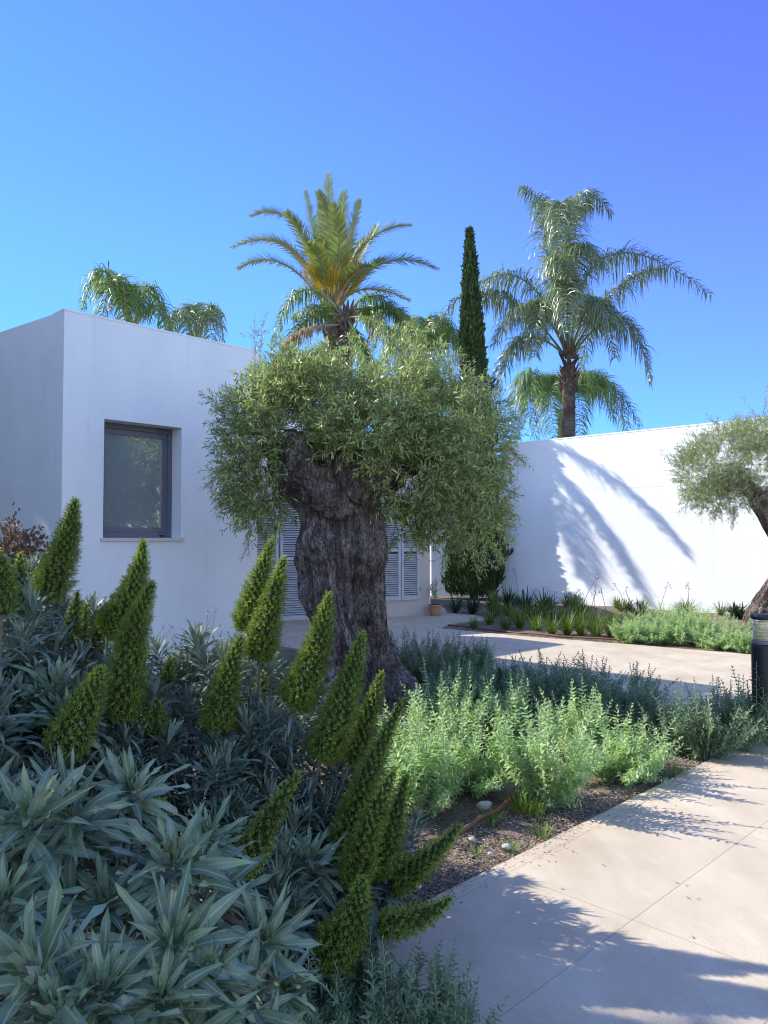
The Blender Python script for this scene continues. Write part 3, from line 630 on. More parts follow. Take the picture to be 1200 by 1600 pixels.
A = np.array([s[0] for s in sh]); B_ = np.array([s[1] for s in sh]); L = np.linalg.norm(B_-A, axis=1)
for i in range(len(A)):
    sprig_mesh(A[i:i+1], unit(B_[i:i+1]-A[i:i+1]), L[i], int(16+L[i]*40), .05, .2, mbl, mbt, .05)
    mm = 5+int(L[i]*16); t_ = rng.uniform(0.0, .9, mm)[:, None]; q = A[i]+(B_[i]-A[i])*t_
    sprig_mesh(q, unit(unit(B_[i]-A[i])+rng.normal(0, .5, (mm, 3))), rng.uniform(.08, .17, mm), 10, .045, .2, mbl, mbt)
part('foliage', mbl, M_OLV, olive, base=ob)
part('twigs', mbt, M_TWIG, olive, base=ob)

# second olive at the right edge
oy2 = 12.3; ob2 = P(1195, 985, oy2); ob2[2] = 0
olive2 = empty('olive_tree', ob2, 'olive tree in front of the white wall, cut by the right edge', 'tree')
def p2(x, y, dY=0): return P(x, y, oy2+dY)
V, F = trunk_surface([(1010, 1152, 1275), (985, 1160, 1270), (960, 1165, 1268), (935, 1180, 1266), (905, 1202, 1265), (875, 1212, 1262), (850, 1207, 1250), (820, 1191, 1232), (790, 1176, 1215), (765, 1168, 1200)], oy2, 9.3, 110, 150)
mb = MB().add(V, F); mb.add(*knobby([p2(1195, 790), p2(1170, 760, .2), p2(1150, 735, .4)], [.17, .12, .06], 31)); mb.add(*knobby([p2(1200, 790), p2(1225, 750), p2(1240, 700)], [.2, .15, .08], 35))
part('trunk', mb, M_BARK, olive2, True, base=ob2)
mbl, mbt = MB(), MB()
p, d = crown_sprigs([(1160, 712, 78, 46, 0, .8, 1.9), (1103, 740, 44, 42, 0, .55, 1.1), (1125, 776, 45, 24, 0, .4, .6), (1215, 735, 60, 55, 0, .8, 1), (1180, 684, 40, 24, 0, .5, .5), (1150, 760, 40, 30, -.3, .3, .5)], 4600, oy2, 1)
sprig_mesh(p, d, rng.uniform(.14, .28, len(p)), 13, .058, .2, mbl, mbt)
for (x, y, x2, y2) in [(1160, 690, 1165, 625), (1185, 680, 1198, 620), (1100, 710, 1085, 680), (1080, 740, 1045, 715), (1130, 690, 1115, 660), (1085, 770, 1070, 792), (1150, 790, 1145, 815)]:
    a = p2(x, y); b_ = p2(x2, y2); q = a+(b_-a)*rng.random((8, 1)); sprig_mesh(q, unit(unit(b_-a)+rng.normal(0, .35, (8, 3))), .2, 12, .055, .2, mbl, mbt)
part('foliage', mbl, M_OLV2, olive2, base=ob2); part('twigs', mbt, M_TWIG, olive2, base=ob2)

# ------------------------------------------------------------------ cypress
cy = np.array([*P(741, 900, 19.4)[:2], 0])
cyp = empty('cypress_tree', cy, 'tall narrow dark green cypress behind the olive crown', 'tree')
htop = P(743, 358, 19.4)[2]
N = 15000
z = rng.uniform(0, 1, N)**.95
def crad(t): return np.interp(t, [0, .03, .12, .22, .35, .55, .75, .9, .97, 1], [.40, .54, .58, .42, .34, .29, .22, .10, .045, .015])
a = rng.uniform(0, 2*np.pi, N); q = np.stack([np.cos(a), np.sin(a), z*9], -1)
rr = crad(z)*(.72+.33*rng.random(N)**.5)*(1+.22*vnoise(q*[2.2, 2.2, 1])+.12*vnoise(q*[5, 5, 2.5]))
p = np.stack([cy[0]+rr*np.cos(a)+.08*np.sin(z*5), cy[1]+rr*np.sin(a), .05+z*(htop-.1)], -1)
rr *= 1+.5*np.maximum(0, vnoise(np.stack([np.cos(a)*3.2, np.sin(a)*3.2, z*26], -1)))
p[:, 0] = cy[0]+rr*np.cos(a)+.08*np.sin(z*5); p[:, 1] = cy[1]+rr*np.sin(a)
d = unit(np.stack([np.cos(a)*.45, np.sin(a)*.45, np.ones(N)], -1)+rng.normal(0, .25, (N, 3)))
L = rng.uniform(.09, .26, N)*(1-.3*z)
mb = MB().add(*strips(p, d, L, L*.32, 2, 0, up=(0, 1, 0), roll=1.5)).add(*strips(p, d, L*.8, L*.3, 2, 0, up=(1, 0, 0), roll=1.5))
mb.add(*tube([cy+Z3*.1, cy+Z3*htop*.2, cy+Z3*htop*.6, cy+Z3*htop*.93], [.3, .28, .2, .03], 12))
part('crown', mb, M_CYP, cyp, base=cy)
part('trunk', MB().add(*tube([cy-Z3*.1, cy+Z3*.6, cy+Z3*3], [.1, .09, .06], 10)), M_BARK, cyp, base=cy)

# ------------------------------------------------------------------ palms
def frond(pts, kind, Lmax, n=70, matL=None, matR=None, root=None, base=None, rr=.03, start=.22, seg=None):
    p_0, p_1, p_2 = [np.asarray(v, float) for v in pts]; pts = (p_0, p_1*2-(p_0+p_2)/2 if kind == 'queen' else p_1*1.4-(p_0+p_2)*.2, p_2)
    t = np.linspace(0, 1, 22); c = bez(*pts, t); 
    rm = MB().add(*tube(c, np.linspace(rr, rr*.15, 22), 6))
    f = part('frond', rm, matR, root, True, base=base)
    tl = np.linspace(start, .995, n); q = bez(*pts, tl); tan = unit(bez(*pts, tl+.004)-bez(*pts, tl-.004))
    s, ff, u = frames(tan); mb = MB()
    for side in (-1, 1):
        jit = rng.normal(0, 1, (n, 3))
        prof = np.interp(tl, [start, start+.12, .5, .8, 1], [.45, .9, 1, .7, .3]); L = Lmax*prof*rng.uniform(.85, 1.1, n)
        if kind == 'date':
            dd = ff*.75+s*side*.62+u*.42*rng.uniform(.5, 1.3, (n, 1))+jit*.05
            mb.add(*strips(q, dd, L, .028, 3, .05, up=u, prof=[.6, 1, .7, .05]))
            dd = ff*.7+s*side*.75+u*rng.uniform(-.25, .15, (n, 1))+jit*.06
            mb.add(*strips(q, dd, L, .028, 3, .08, up=u, prof=[.6, 1, .7, .05]))
        else:
            for w_ in range(2):
                jit = rng.normal(0, 1, (n, 3)); dd = ff*.35+s*side*.9+u*rng.uniform(-.3, .9, (n, 1))+jit*.12
                mb.add(*strips(q+jit*.02, dd, L*rng.uniform(.8, 1.25, n), .030, 6, rng.uniform(.35, .8, n), up=u, prof=[.5, .9, 1, .9, .7, .4, .05], roll=.5))
    part('leaflets', mb, matL, f, base=base)
    return f
def palm(px_base, Y, px_crown, py_crown, label, r0=.2, r1=.16, boots=True, zbase=0, group='palm trees'):
    ct = P(px_crown, py_crown, Y); bs = np.array([P(px_base, 800, Y)[0], Y, zbase])
    root = empty('palm_tree', bs, label, 'palm tree', group)
    zs_ = np.linspace(0, 1, 60); c = bs+(ct-bs)*zs_[:, None]; r = r0+(r1-r0)*zs_; r = r*(1+.05*np.sin(zs_*np.linalg.norm(ct-bs)*28)); 
    part('trunk', MB().add(*tube(c, r, 18)), M_PALMBARK, root, True, base=bs)
    if boots:
        n = 90; a = np.arange(n)*2.4; h = rng.uniform(-.9, .35, n)
        p_ = ct+np.stack([np.cos(a)*r1*.8, np.sin(a)*r1*.8, h], -1); d_ = unit(np.stack([np.cos(a)*.55, np.sin(a)*.55, np.full(n, .9)], -1)+rng.normal(0, .1, (n, 3)))
        part('leaf_bases', MB().add(*strips(p_, d_, rng.uniform(.2, .42, n), .12, 3, -.02, fold=.3, prof=[1, .9, .6, .2], up=np.stack([np.cos(a), np.sin(a), a*0], -1))), M_BOOT, root, base=bs)
    return root, bs, ct
# date palm: mid, tip in pixels + dY of tip
YD = 23.5
dp, bs, ct = palm(524, YD, 519, 500, 'date palm with orange flower stalks, rising just above the olive crown', .24, .24, group=None)
FR = [((512, 385), (514, 273), -.3), ((497, 395), (476, 298), .6), ((520, 370), (497, 300), -1.0), ((530, 380), (538, 300), 1.0), ((545, 390), (562, 312), -.4), ((470, 330), (392, 338), .2), ((482, 385), (448, 332), -1.2), ((455, 365), (362, 388), -.5), ((445, 395), (372, 420), .8),
      ((560, 370), (642, 352), .1), ((560, 410), (590, 352), 1.4), ((590, 395), (684, 421), -.2), ((560, 440), (640, 470), 1.2), ((575, 420), (602, 405), 1.3), ((500, 400), (505, 310), 1.8), ((470, 400), (420, 372), 1.9), ((545, 400), (580, 370), 2.0), ((535, 395), (520, 320), -1.5), ((505, 410), (480, 380), -2.2), ((550, 420), (590, 420), -2.2)]
for (m_, tp, dY) in FR:
    p0 = ct+np.array([(tp[0]-519)/2500., dY*.06, .15]); frond((p0, P(*m_, YD+dY*.5), P(*tp, YD+dY)), 'date', .52, 74, M_DATE, M_RACHO if rng.random() < .3 else M_RACH, dp, bs, .045, .25)
fm = MB()
for (x, y, dY) in [(490, 425, -.9), (545, 425, -.9), (520, 430, -1.1), (497, 415, -.5), (540, 405, -.5), (480, 432, -.2), (560, 440, -.3), (520, 420, .6), (555, 425, .3), (500, 400, -.8)]:
    a = ct+np.array([0, 0, .3]); b_ = P(x, y, YD+dY); n = 110
    q = a+(b_-a)*rng.uniform(.5, 1.05, (n, 1))+rng.normal(0, .06, (n, 3)); fm.add(*strips(q, unit(unit(b_-a)+rng.normal(0, .35, (n, 3))), rng.uniform(.25, .5, n), .022, 3, .12, prof=[1, 1, .8, .3]))
part('flower_stalks', fm, M_FRUIT, dp, base=bs)
# queen palms
def queen(px, Y, pc, label, FRS, mat=M_QUEEN, L=.75, n=70, r=.2, grp='queen palms', boots=True, zb=0):
    root, bs, ct = palm(px, Y, pc[0], pc[1], label, r, r*.95, boots, zb, grp)
    for (m_, tp, dY) in FRS:
        p0 = ct+np.array([(tp[0]-pc[0])/3000., dY*.05, .25]); frond((p0, P(*m_, Y+dY*.5), P(*tp, Y+dY)), 'queen', L, n, mat, M_RACH, root, bs, .04, .2)
    return root, bs, ct
_, bs, ct = queen(886, 24, (889, 572), 'tall queen palm with drooping feathery fronds behind the garden wall', [
    ((875, 380), (812, 292), -.3), ((855, 400), (850, 310), .8), ((895, 330), (955, 335), .5), ((900, 400), (945, 420), -1.2), ((870, 420), (885, 430), -2.2), ((890, 360), (915, 330), 1.2), ((880, 330), (870, 400), -2), ((885, 440), (885, 520), -2.5), ((850, 470), (835, 560), -1.5),
    ((950, 400), (1112, 462), .3), ((960, 455), (1040, 420), .9), ((970, 500), (1015, 600), -.3), ((930, 470), (960, 560), -1.6), ((800, 430), (672, 515), .2), ((800, 470), (735, 470), 1.0), ((815, 530), (775, 618), -.4), ((830, 480), (770, 540), -1.0), ((920, 480), (905, 590), 1.5)], L=1.15, n=84, r=.21)
queen(870, 31, (880, 640), 'low bright green palm behind the wall, beside the tall palm trunk', [
    ((820, 585), (806, 690), -.5), ((830, 600), (840, 690), -1.5), ((870, 590), (850, 640), 1), ((930, 585), (1000, 665), 0), ((920, 590), (960, 660), -1.5), ((900, 600), (905, 690), -2), ((850, 590), (815, 640), 1), ((940, 600), (985, 690), 1), ((860, 610), (870, 700), -2.4), ((890, 585), (930, 620), 1)], M_QUEENB, L=1.35, n=70, r=.2, boots=False)
sroot, sbs, sct = queen(538, 20.6, (541, 508), 'shaggy palm with drooping pale fronds below and behind the date palm crown', [
    ((470, 455), (428, 540), .5), ((480, 500), (440, 560), .9), ((500, 480), (455, 500), 1.4), ((590, 465), (648, 530), .9), ((580, 490), (625, 560), 1.3), ((600, 480), (640, 500), 1.6), ((510, 560), (500, 620), .9)], M_QUEENB, L=.62, n=60, r=.2)
for (m_, tp, ym, yt) in (((600, 510), (650, 580), 19.1, 18.1), ((575, 560), (603, 652), 19.5, 18.7), ((565, 545), (570, 600), 19.6, 19.1)):
    frond((sct+Z3*.2, P(*m_, ym), P(*tp, yt)), 'queen', .42, 80, M_QUEENB, M_RACH, sroot, sbs, .04, .15)
frond((sct, P(470, 520, 20.3), P(435, 565, 20.4)), 'queen', .5, 60, M_DRY, M_RACH, sroot, sbs, .03, .2)
frond((sct, P(585, 500, 20.8), P(570, 540, 20.9)), 'queen', .45, 40, M_DRY, M_RACH, sroot, sbs, .03, .2)
# a couple of dry fronds on it
queen(655, 26, (660, 590), 'queen palm mostly hidden behind the olive crown', [
    ((620, 520), (600, 600), 0), ((650, 520), (630, 590), -1), ((690, 500), (722, 590), 0), ((670, 520), (700, 610), -1.2), ((640, 500), (612, 540), 1), ((690, 520), (740, 560), .8), ((665, 500), (668, 580), -2)], M_QUEENB, L=1.2, n=64, r=.2, boots=False)
queen(205, 17, (205, 545), 'drooping palm top peeking over the left house roof', [
    ((165, 425), (128, 485), 0), ((180, 440), (155, 520), -1), ((195, 460), (200, 540), -1.2), ((235, 450), (262, 530), 0), ((205, 450), (225, 490), 1), ((190, 440), (150, 450), 1), ((240, 480), (270, 540), -1)], M_QUEENB, L=.7, n=38, r=.14, boots=False)
queen(312, 18, (308, 560), 'smaller palm top over the roof beside the wall light', [
    ((280, 490), (262, 545), 0), ((300, 480), (290, 540), -1), ((330, 480), (352, 545), 0), ((320, 490), (335, 550), -1), ((305, 480), (315, 530), 1)], M_QUEEN, L=.6, n=36, r=.14, boots=False)

# ------------------------------------------------------------------ silver green shrubs
def bush_mesh(seed, nst=52, H=.56, leaf=.048, spread=.5, wide=.22):
    global rng; keep = rng; rng = np.random.default_rng(seed)
    ml, ms = MB(), MB()
    for i in range(nst):
        a = rng.uniform(0, 2*np.pi); tilt = spread*rng.random()**.75*1.9; L = H*rng.uniform(.55, 1.2)*(1-.12*(tilt > .7))
        b0 = np.array([np.cos(a), np.sin(a), 0])*rng.uniform(0, .07); out = np.array([np.cos(a), np.sin(a), 0])
        d0 = out*np.sin(tilt)+Z3*np.cos(tilt); m1 = b0+d0*L*.5; tip = m1+unit(d0+Z3*.5+rng.normal(0, .2, 3))*L*.5
        t = np.linspace(0, 1, 7); c = bez(b0, m1, tip, t); ms.add(*tube(c, np.linspace(.0045, .0018, 7), 4))
        def leaves(b0, m1, tip, t0, sp, lf):
            Ls = np.linalg.norm(tip-b0); n = max(4, int(Ls*(1-t0)/sp)); tt = np.repeat(np.linspace(t0, 1, n), 3); q = bez(b0, m1, tip, tt); tn = unit(bez(b0, m1, tip, tt+.01)-bez(b0, m1, tip, tt-.01))
            s, f, u = frames(tn, (.3, .2, 1)); an = (np.repeat(np.arange(n)*1.1, 3)+np.tile([0, 2.09, 4.19], n)+rng.normal(0, .25, 3*n))[:, None]
            tipc = np.clip((tt-.86)/.14, 0, 1)[:, None]
            dd = (s*np.cos(an)+u*np.sin(an))*(1-.45*tipc)+f*(.45+.7*tipc); LL = lf*rng.uniform(.75, 1.15, 3*n)*(1-.45*tipc[:, 0])*(.8+.3*np.sin(tt*3))
            ml.add(*strips(q, dd, LL, LL*.3, 2, rng.uniform(-.05, .35, 3*n), prof=[.45, 1, .05], roll=.35))
        leaves(b0, m1, tip, .10, .024, leaf)
        for k in range(7):
            t1 = rng.uniform(.15, .72); q = bez(b0, m1, tip, [t1])[0]; dd = unit(unit(tip-b0)+rng.normal(0, .55, 3)); l = rng.uniform(.06, .13); leaves(q, q+dd*l*.5, q+dd*l+Z3*.01, .15, .015, leaf*.7)
    rng = keep
    return ml, ms
BT = {}
for nm, seed, kw in (('a', 1, {}), ('b', 2, dict(spread=.62, H=.58)), ('c', 3, dict(nst=38, spread=.45, H=.66)), ('d', 4, dict(nst=30, spread=.7, H=.5, leaf=.046)), ('e', 5, dict(nst=34, spread=.55, H=.62, leaf=.045))):
    ml, ms = bush_mesh(seed, **kw); BT[nm] = (ml.mesh('foliage', M_BUSH), ms.mesh('stems', M_STEM))
FD_ = {}
def bush(px, py, var, sc, label, group, hs=1., z=-.03, dark=False, rot=None):
    g = G(px, py, 0) if not isinstance(px, np.ndarray) else px
    root = empty('shrub', (g[0], g[1], z), label, 'shrub', group); root.scale = (sc, sc, sc*hs); root.rotation_euler = (0, 0, random.uniform(0, 6.28) if rot is None else rot)
    ml, ms = BT[var]
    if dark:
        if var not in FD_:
            FD_[var] = ml.copy(); FD_[var].materials[0] = M_BUSH_SHADE
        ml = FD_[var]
    link(bpy.data.objects.new('foliage', ml), root); link(bpy.data.objects.new('stems', ms), root)
    return root
g1 = 'pale green shrubs in the front of the bed'
for q in [(655, 1262, 'a', 1.0, 'pale sunlit shrub just right of the tall green flower spikes'),
          (728, 1228, 'b', 1.0, 'sunlit silvery shrub above the brown hose'),
          (852, 1252, 'c', .98, 'bright silvery shrub nearest the path, fullest of the row'),
          (975, 1212, 'b', .95, 'bright silvery shrub right of the fullest one, leaning to the path'),
          (905, 1186, 'a', .9, 'sunlit shrub tucked between the two bright path side shrubs'),
          (790, 1166, 'a', .92, 'sunlit shrub second row behind the hose'),
          (695, 1172, 'c', .95, 'sunlit shrub close to the olive trunk root'),
          (630, 1200, 'b', .95, 'sunlit shrub directly behind the leaning green spikes')]:
    bush(*q[:4], q[4], g1, rng.uniform(.82, .98))
g2 = 'shaded shrubs at the back of the bed'
for k, (x, y, v, s) in enumerate([(712, 1108, 'c', .95), (770, 1112, 'e', 1.0), (832, 1122, 'a', 1.0), (896, 1130, 'e', 1.05), (955, 1138, 'c', .98), (1012, 1148, 'a', .85), (795, 1090, 'a', .9), (860, 1096, 'c', .95), (925, 1104, 'e', 1.0), (985, 1120, 'e', .95)]):
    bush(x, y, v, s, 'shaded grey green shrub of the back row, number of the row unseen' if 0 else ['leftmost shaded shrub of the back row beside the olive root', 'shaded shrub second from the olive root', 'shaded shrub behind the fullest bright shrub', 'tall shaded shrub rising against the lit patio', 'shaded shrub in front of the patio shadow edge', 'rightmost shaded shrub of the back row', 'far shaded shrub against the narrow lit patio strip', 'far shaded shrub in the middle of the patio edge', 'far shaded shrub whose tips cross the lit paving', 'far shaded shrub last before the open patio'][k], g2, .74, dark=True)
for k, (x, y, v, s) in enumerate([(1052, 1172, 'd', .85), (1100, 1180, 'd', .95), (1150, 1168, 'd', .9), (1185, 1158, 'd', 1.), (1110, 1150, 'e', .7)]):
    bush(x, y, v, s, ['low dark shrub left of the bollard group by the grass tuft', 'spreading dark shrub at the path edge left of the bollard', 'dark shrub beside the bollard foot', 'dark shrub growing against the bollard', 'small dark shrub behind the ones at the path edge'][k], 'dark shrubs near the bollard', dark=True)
for k, (x, y, v, s) in enumerate([(628, 1046, 'e', .95), (668, 1050, 'c', .9), (708, 1052, 'e', .9), (745, 1050, 'a', .85), (645, 1070, 'a', .85), (690, 1078, 'e', .8)]):
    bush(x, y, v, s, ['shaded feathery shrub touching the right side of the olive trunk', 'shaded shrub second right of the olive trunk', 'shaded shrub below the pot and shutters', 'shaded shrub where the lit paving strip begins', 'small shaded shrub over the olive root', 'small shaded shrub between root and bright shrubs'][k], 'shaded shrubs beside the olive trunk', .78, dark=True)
for k, (x, y, v, s) in enumerate([(985, 1003, 'a', 1.), (1022, 1004, 'b', 1.), (1058, 1006, 'a', .95), (1095, 1008, 'c', .85), (1130, 1013, 'b', .9), (1165, 1018, 'a', .8), (1010, 990, 'b', 1.05), (1060, 990, 'a', 1.), (1105, 992, 'c', 1.0), (1148, 996, 'b', .9), (1040, 978, 'c', 1.), (1085, 980, 'c', 1.)]):
    bush(x, y, v, s*.9, ['pale shrub at the left end of the far sunny bed', 'pale shrub second along the far bed front', 'pale shrub third along the far bed front', 'pale shrub fourth along the far bed front, sparse', 'pale shrub left of the far olive root', 'pale shrub below the far olive root', 'pale shrub in the second row near the grass clumps', 'pale shrub in the second row, middle of the far bed', 'pale shrub in the second row nearer the olive', 'pale shrub touching the root of the far olive', 'pale shrub against the garden wall, left one', 'pale shrub against the garden wall, right one'][k], 'pale shrubs in the far bed', .72)
for k, (x, y, v, s) in enumerate([(330, 1085, 'c', .9), (290, 1090, 'e', .85), (370, 1088, 'e', .8), (425, 1100, 'a', .8), (440, 1065, 'c', .6)]):
    bush(x, y, v, s, ['fine leaved shrub in front of the white wall by the lilac flowers', 'fine leaved shrub under the window', 'fine leaved shrub left of the tall twin spikes', 'fine leaved shrub behind the twin spikes', 'small fine leaved shrub at the left of the olive base'][k], 'fine leaved shrubs along the house wall', dark=True)
for k, (x, y, v, s, z) in enumerate([(610, 1640, 'd', .62, -.03), (560, 1600, 'd', .55, -.03), (665, 1625, 'd', .55, -.03), (500, 1650, 'd', .6, -.03), (700, 1690, 'd', .5, -.03)]):
    bush(x, y, v, s, ['small leafy plant at the very bottom centre inside the edging', 'small plant at the bed corner under the spikes', 'small leafy plant leaning over the dark edging', 'small plant at the bottom beside the silver leaves', 'lowest small plant next to the paving at the frame bottom'][k], 'small plants at the bed corner', dark=True)

# ------------------------------------------------------------------ echium shrubs
def rosette_mesh(seed, n=46, L=.17, W=.032, H=.13, nseg=6, open_=1., M0=None):
    global rng; keep = rng; rng = np.random.default_rng(seed)
    i = np.arange(n); t = i/(n-1.)            # 0 lowest, 1 centre
    a = i*2.39996+rng.normal(0, .15, n); el = np.interp(t, [0, .3, .6, .85, 1], [-30, 14, 42, 66, 84])/open_+rng.normal(0, 12, n); el = np.radians(np.clip(el, -50, 88))
    out = np.stack([np.cos(a), np.sin(a), 0*a], -1); d = out*np.cos(el)[:, None]+Z3*np.sin(el)[:, None]
    p = out*.006+Z3*(t**.8*H)[:, None]
    LL = L*np.interp(t, [0, .15, .6, .85, 1], [.8, 1, 1.0, .62, .3])*rng.uniform(.85, 1.12, n)
    mb = MB(); inner = t > .8
    old = t < .07
    for sel, mi in ((~inner & ~old, 0), (inner, 1), (old, 2)):
        V, F = strips(p[sel], d[sel], LL[sel], W*(LL[sel]/L)**.6*rng.uniform(.8, 1.2, sel.sum()), nseg, np.interp(t[sel], [0, .4, .8, 1], [.30, .24, .13, .03])*rng.uniform(-.2, 1.7, sel.sum()), fold=.15, wave=.24, roll=.3); mb.add(V, F, mi)
    rng = keep; me = mb.mesh('leaf_rosette', [M0 or M_ECH, M_ECHN if not M0 else M_ECH, M_ECHD], smooth=True); at = me.attributes.new('rib', 'FLOAT', 'POINT'); at.data.foreach_set('value', (np.arange(len(me.vertices)) % 3 == 1).astype(np.float32)); return me
ROS_B = [rosette_mesh(20+k, 40+4*k, .195, .027, .13, 7) for k in range(4)]
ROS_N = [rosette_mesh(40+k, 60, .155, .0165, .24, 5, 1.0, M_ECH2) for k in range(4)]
def spike_mesh(p0, p1, p2, R0, base, name='flower_spike', root=None, dens=1., tipr=.22, blossoms=0):
    L = np.linalg.norm(p2-p1)+np.linalg.norm(p1-p0); n = int(6.28*R0*L*.72/(.00052)*dens)
    t = np.sort(((np.arange(n)+.5)/n)); t = 1-(1-t)**.86   # more clusters where wider
    R_ = lambda t: R0*np.interp(t, [0, .06, .2, .4, .65, .85, .96, 1], [.55, .85, 1, .90, .68, .42, .24, .07])
    c = bez(p0, p1, p2, t); tn = unit(bez(p0, p1, p2, t+.01)-bez(p0, p1, p2, t-.01)); s, f, u = frames(tn, (.1, 1, .1))
    a = (np.arange(n)*2.39996)[:, None]+rng.normal(0, .06, (n, 1)); rad = s*np.cos(a)+u*np.sin(a)
    rr = R_(t)*rng.uniform(.80, 1.14, n)*(1+.10*vnoise(np.stack([np.cos(a[:, 0])*2, np.sin(a[:, 0])*2, t*14], -1)))
    ax = unit(rad+f*.22*(1+2*t[:, None]**3)); q = c+rad*(rr*.84)[:, None]
    mb = MB()
    # each cluster: a short bristly cyme pointing outwards, star of pointed bracts in whorls
    k = 19; s2, f2, u2 = frames(ax, (.05, .1, 1)); sz = .0165*np.interp(t, [0, .6, 1], [1.12, 1, .6])
    jj = np.arange(k)/(k-1.); b = (np.arange(k)*2.39996)[None, :, None]+rng.uniform(0, 6.28, (n, 1, 1)); op = np.interp(jj, [0, .6, .85, 1], [1.7, 1.3, .6, .1])[None, :, None]
    dd = f2[:, None]+(s2[:, None]*np.cos(b)+u2[:, None]*np.sin(b))*op; dd = unit(dd+rng.normal(0, .10, dd.shape)).reshape(-1, 3)
    qq = (q[:, None]+ax[:, None]*(sz[:, None]*(jj[None]*1.7-.8))[..., None]).reshape(-1, 3); LL = (sz[:, None]*np.interp(jj, [0, .7, 1], [1.05, .9, .6])[None]).reshape(-1)*rng.uniform(.85, 1.15, n*k)
    yt = np.repeat(t > .8, k)
    for sel, mi in ((~yt, 0), (yt, 2)): mb.add(*strips(qq[sel], dd[sel], LL[sel], LL[sel]*.34, 2, .03, prof=[.6, 1, .05], roll=.3), mi)
    # inner stubs joining the axis
    mb.add(*strips(c+rad*(rr*.3)[:, None], unit(rad+f*.2), rr*.5, .005, 2, 0, prof=[1, 1, .8], roll=1), 1)
    tt = np.linspace(0, .97, 18); mb.add(*tube(bez(p0, p1, p2, tt), R_(tt)*.6, 10), 1)
    o = part(name, mb, [M_SPK, M_SPKC, M_SPKT], root, base=base)
    if blossoms:
        j = rng.integers(0, int(n*.6), blossoms); q = (c+rad*(rr*1.02)[:, None])[j]
        q = np.repeat(q, 5, 0); ddd = unit(np.repeat(ax[j], 5, 0)+rng.normal(0, .8, (5*blossoms, 3)))
        part('blossoms', MB().add(*strips(q, ddd, .007, .006, 2, 0)), M_FLOWERB, o, base=base)
    return o
# shrubs: (base xy, label)
SH = {}
for key, x, y, lab in (('front', -.85, 1.75, 'silver leaved echium shrub with big leaf rosettes in the lower left corner'),
                       ('left', -1.55, 3.05, 'echium shrub with tall green spikes at the left edge'),
                       ('mid', -1.0, 2.9, 'echium shrub whose spikes stand before the house window'),
                       ('centre', -.50, 3.1, 'echium shrub with leaning spikes in front of the olive trunk'),
                       ('right', -.22, 2.95, 'echium shrub with spikes sprawling over the paving corner')):
    SH[key] = (empty('echium_shrub', (x, y, -.03), lab, 'shrub', 'echium shrubs'), np.array([x, y, -.03]), MB())
SPK = [  # base px, mid px, tip px, Y, radius px, shrub, blossoms
    ((72, 935), (100, 860), (118, 778), 3.1, 35, 'left', 0), ((2, 960), (5, 910), (4, 868), 2.6, 26, 'left', 0), ((30, 935), (30, 900), (32, 862), 3.5, 17, 'left', 0), ((35, 960), (32, 940), (34, 915), 3.2, 15, 'left', 0),
    ((108, 1005), (115, 965), (122, 922), 3.3, 17, 'left', 0), ((128, 1000), (132, 970), (134, 942), 3.5, 11, 'left', 0),
    ((160, 985), (205, 930), (224, 842), 3.2, 33, 'mid', 0), ((192, 1125), (205, 1010), (240, 908), 2.8, 38, 'mid', 0), ((92, 1180), (130, 1110), (160, 1040), 2.55, 42, 'mid', 14), ((145, 1010), (158, 985), (166, 955), 3.3, 18, 'mid', 0), ((238, 1148), (242, 1125), (246, 1092), 2.9, 25, 'mid', 0), ((262, 1068), (263, 1048), (267, 1024), 3.6, 13, 'mid', 0),
    ((342, 1140), (352, 1075), (378, 990), 3.0, 35, 'centre', 10), ((388, 985), (398, 930), (428, 838), 3.35, 30, 'centre', 0), ((402, 1030), (420, 960), (445, 868), 3.15, 33, 'centre', 0), ((458, 1105), (490, 1030), (514, 925), 3.0, 37, 'centre', 4), ((408, 1085), (410, 1065), (411, 1048), 3.6, 12, 'centre', 0),
    ((500, 1185), (535, 1100), (568, 986), 2.95, 37, 'centre', 6), ((545, 1190), (572, 1130), (597, 1048), 3.1, 27, 'centre', 0), ((372, 1362), (410, 1300), (468, 1205), 2.3, 30, 'front', 0), ((258, 1280), (254, 1264), (252, 1248), 2.2, 12, 'front', 0),
    ((535, 1350), (565, 1240), (632, 1090), 2.85, 32, 'right', 0), ((555, 1380), (575, 1300), (618, 1200), 2.65, 33, 'right', 0), ((595, 1370), (612, 1300), (638, 1205), 2.85, 28, 'right', 0), ((612, 1378), (660, 1350), (722, 1286), 2.85, 27, 'right', 0), ((500, 1500), (545, 1450), (568, 1368), 2.45, 44, 'right', 4), ((592, 1447), (650, 1435), (708, 1402), 2.5, 24, 'right', 0)]
def stem_to(key, p, mb=None, r=.008):
    root, b0, sm = SH[key]; p = np.array(p, float); mid = (b0+p)/2+np.array([0, 0, -.12]); mid[:2] = b0[:2]*.45+p[:2]*.55
    sm.add(*tube(bez(b0+rng.normal(0, .04, 3)*[1, 1, 0], mid, p, np.linspace(0, 1, 9)), np.linspace(r*1.6, r*.7, 9), 6))
    return unit(p-mid)
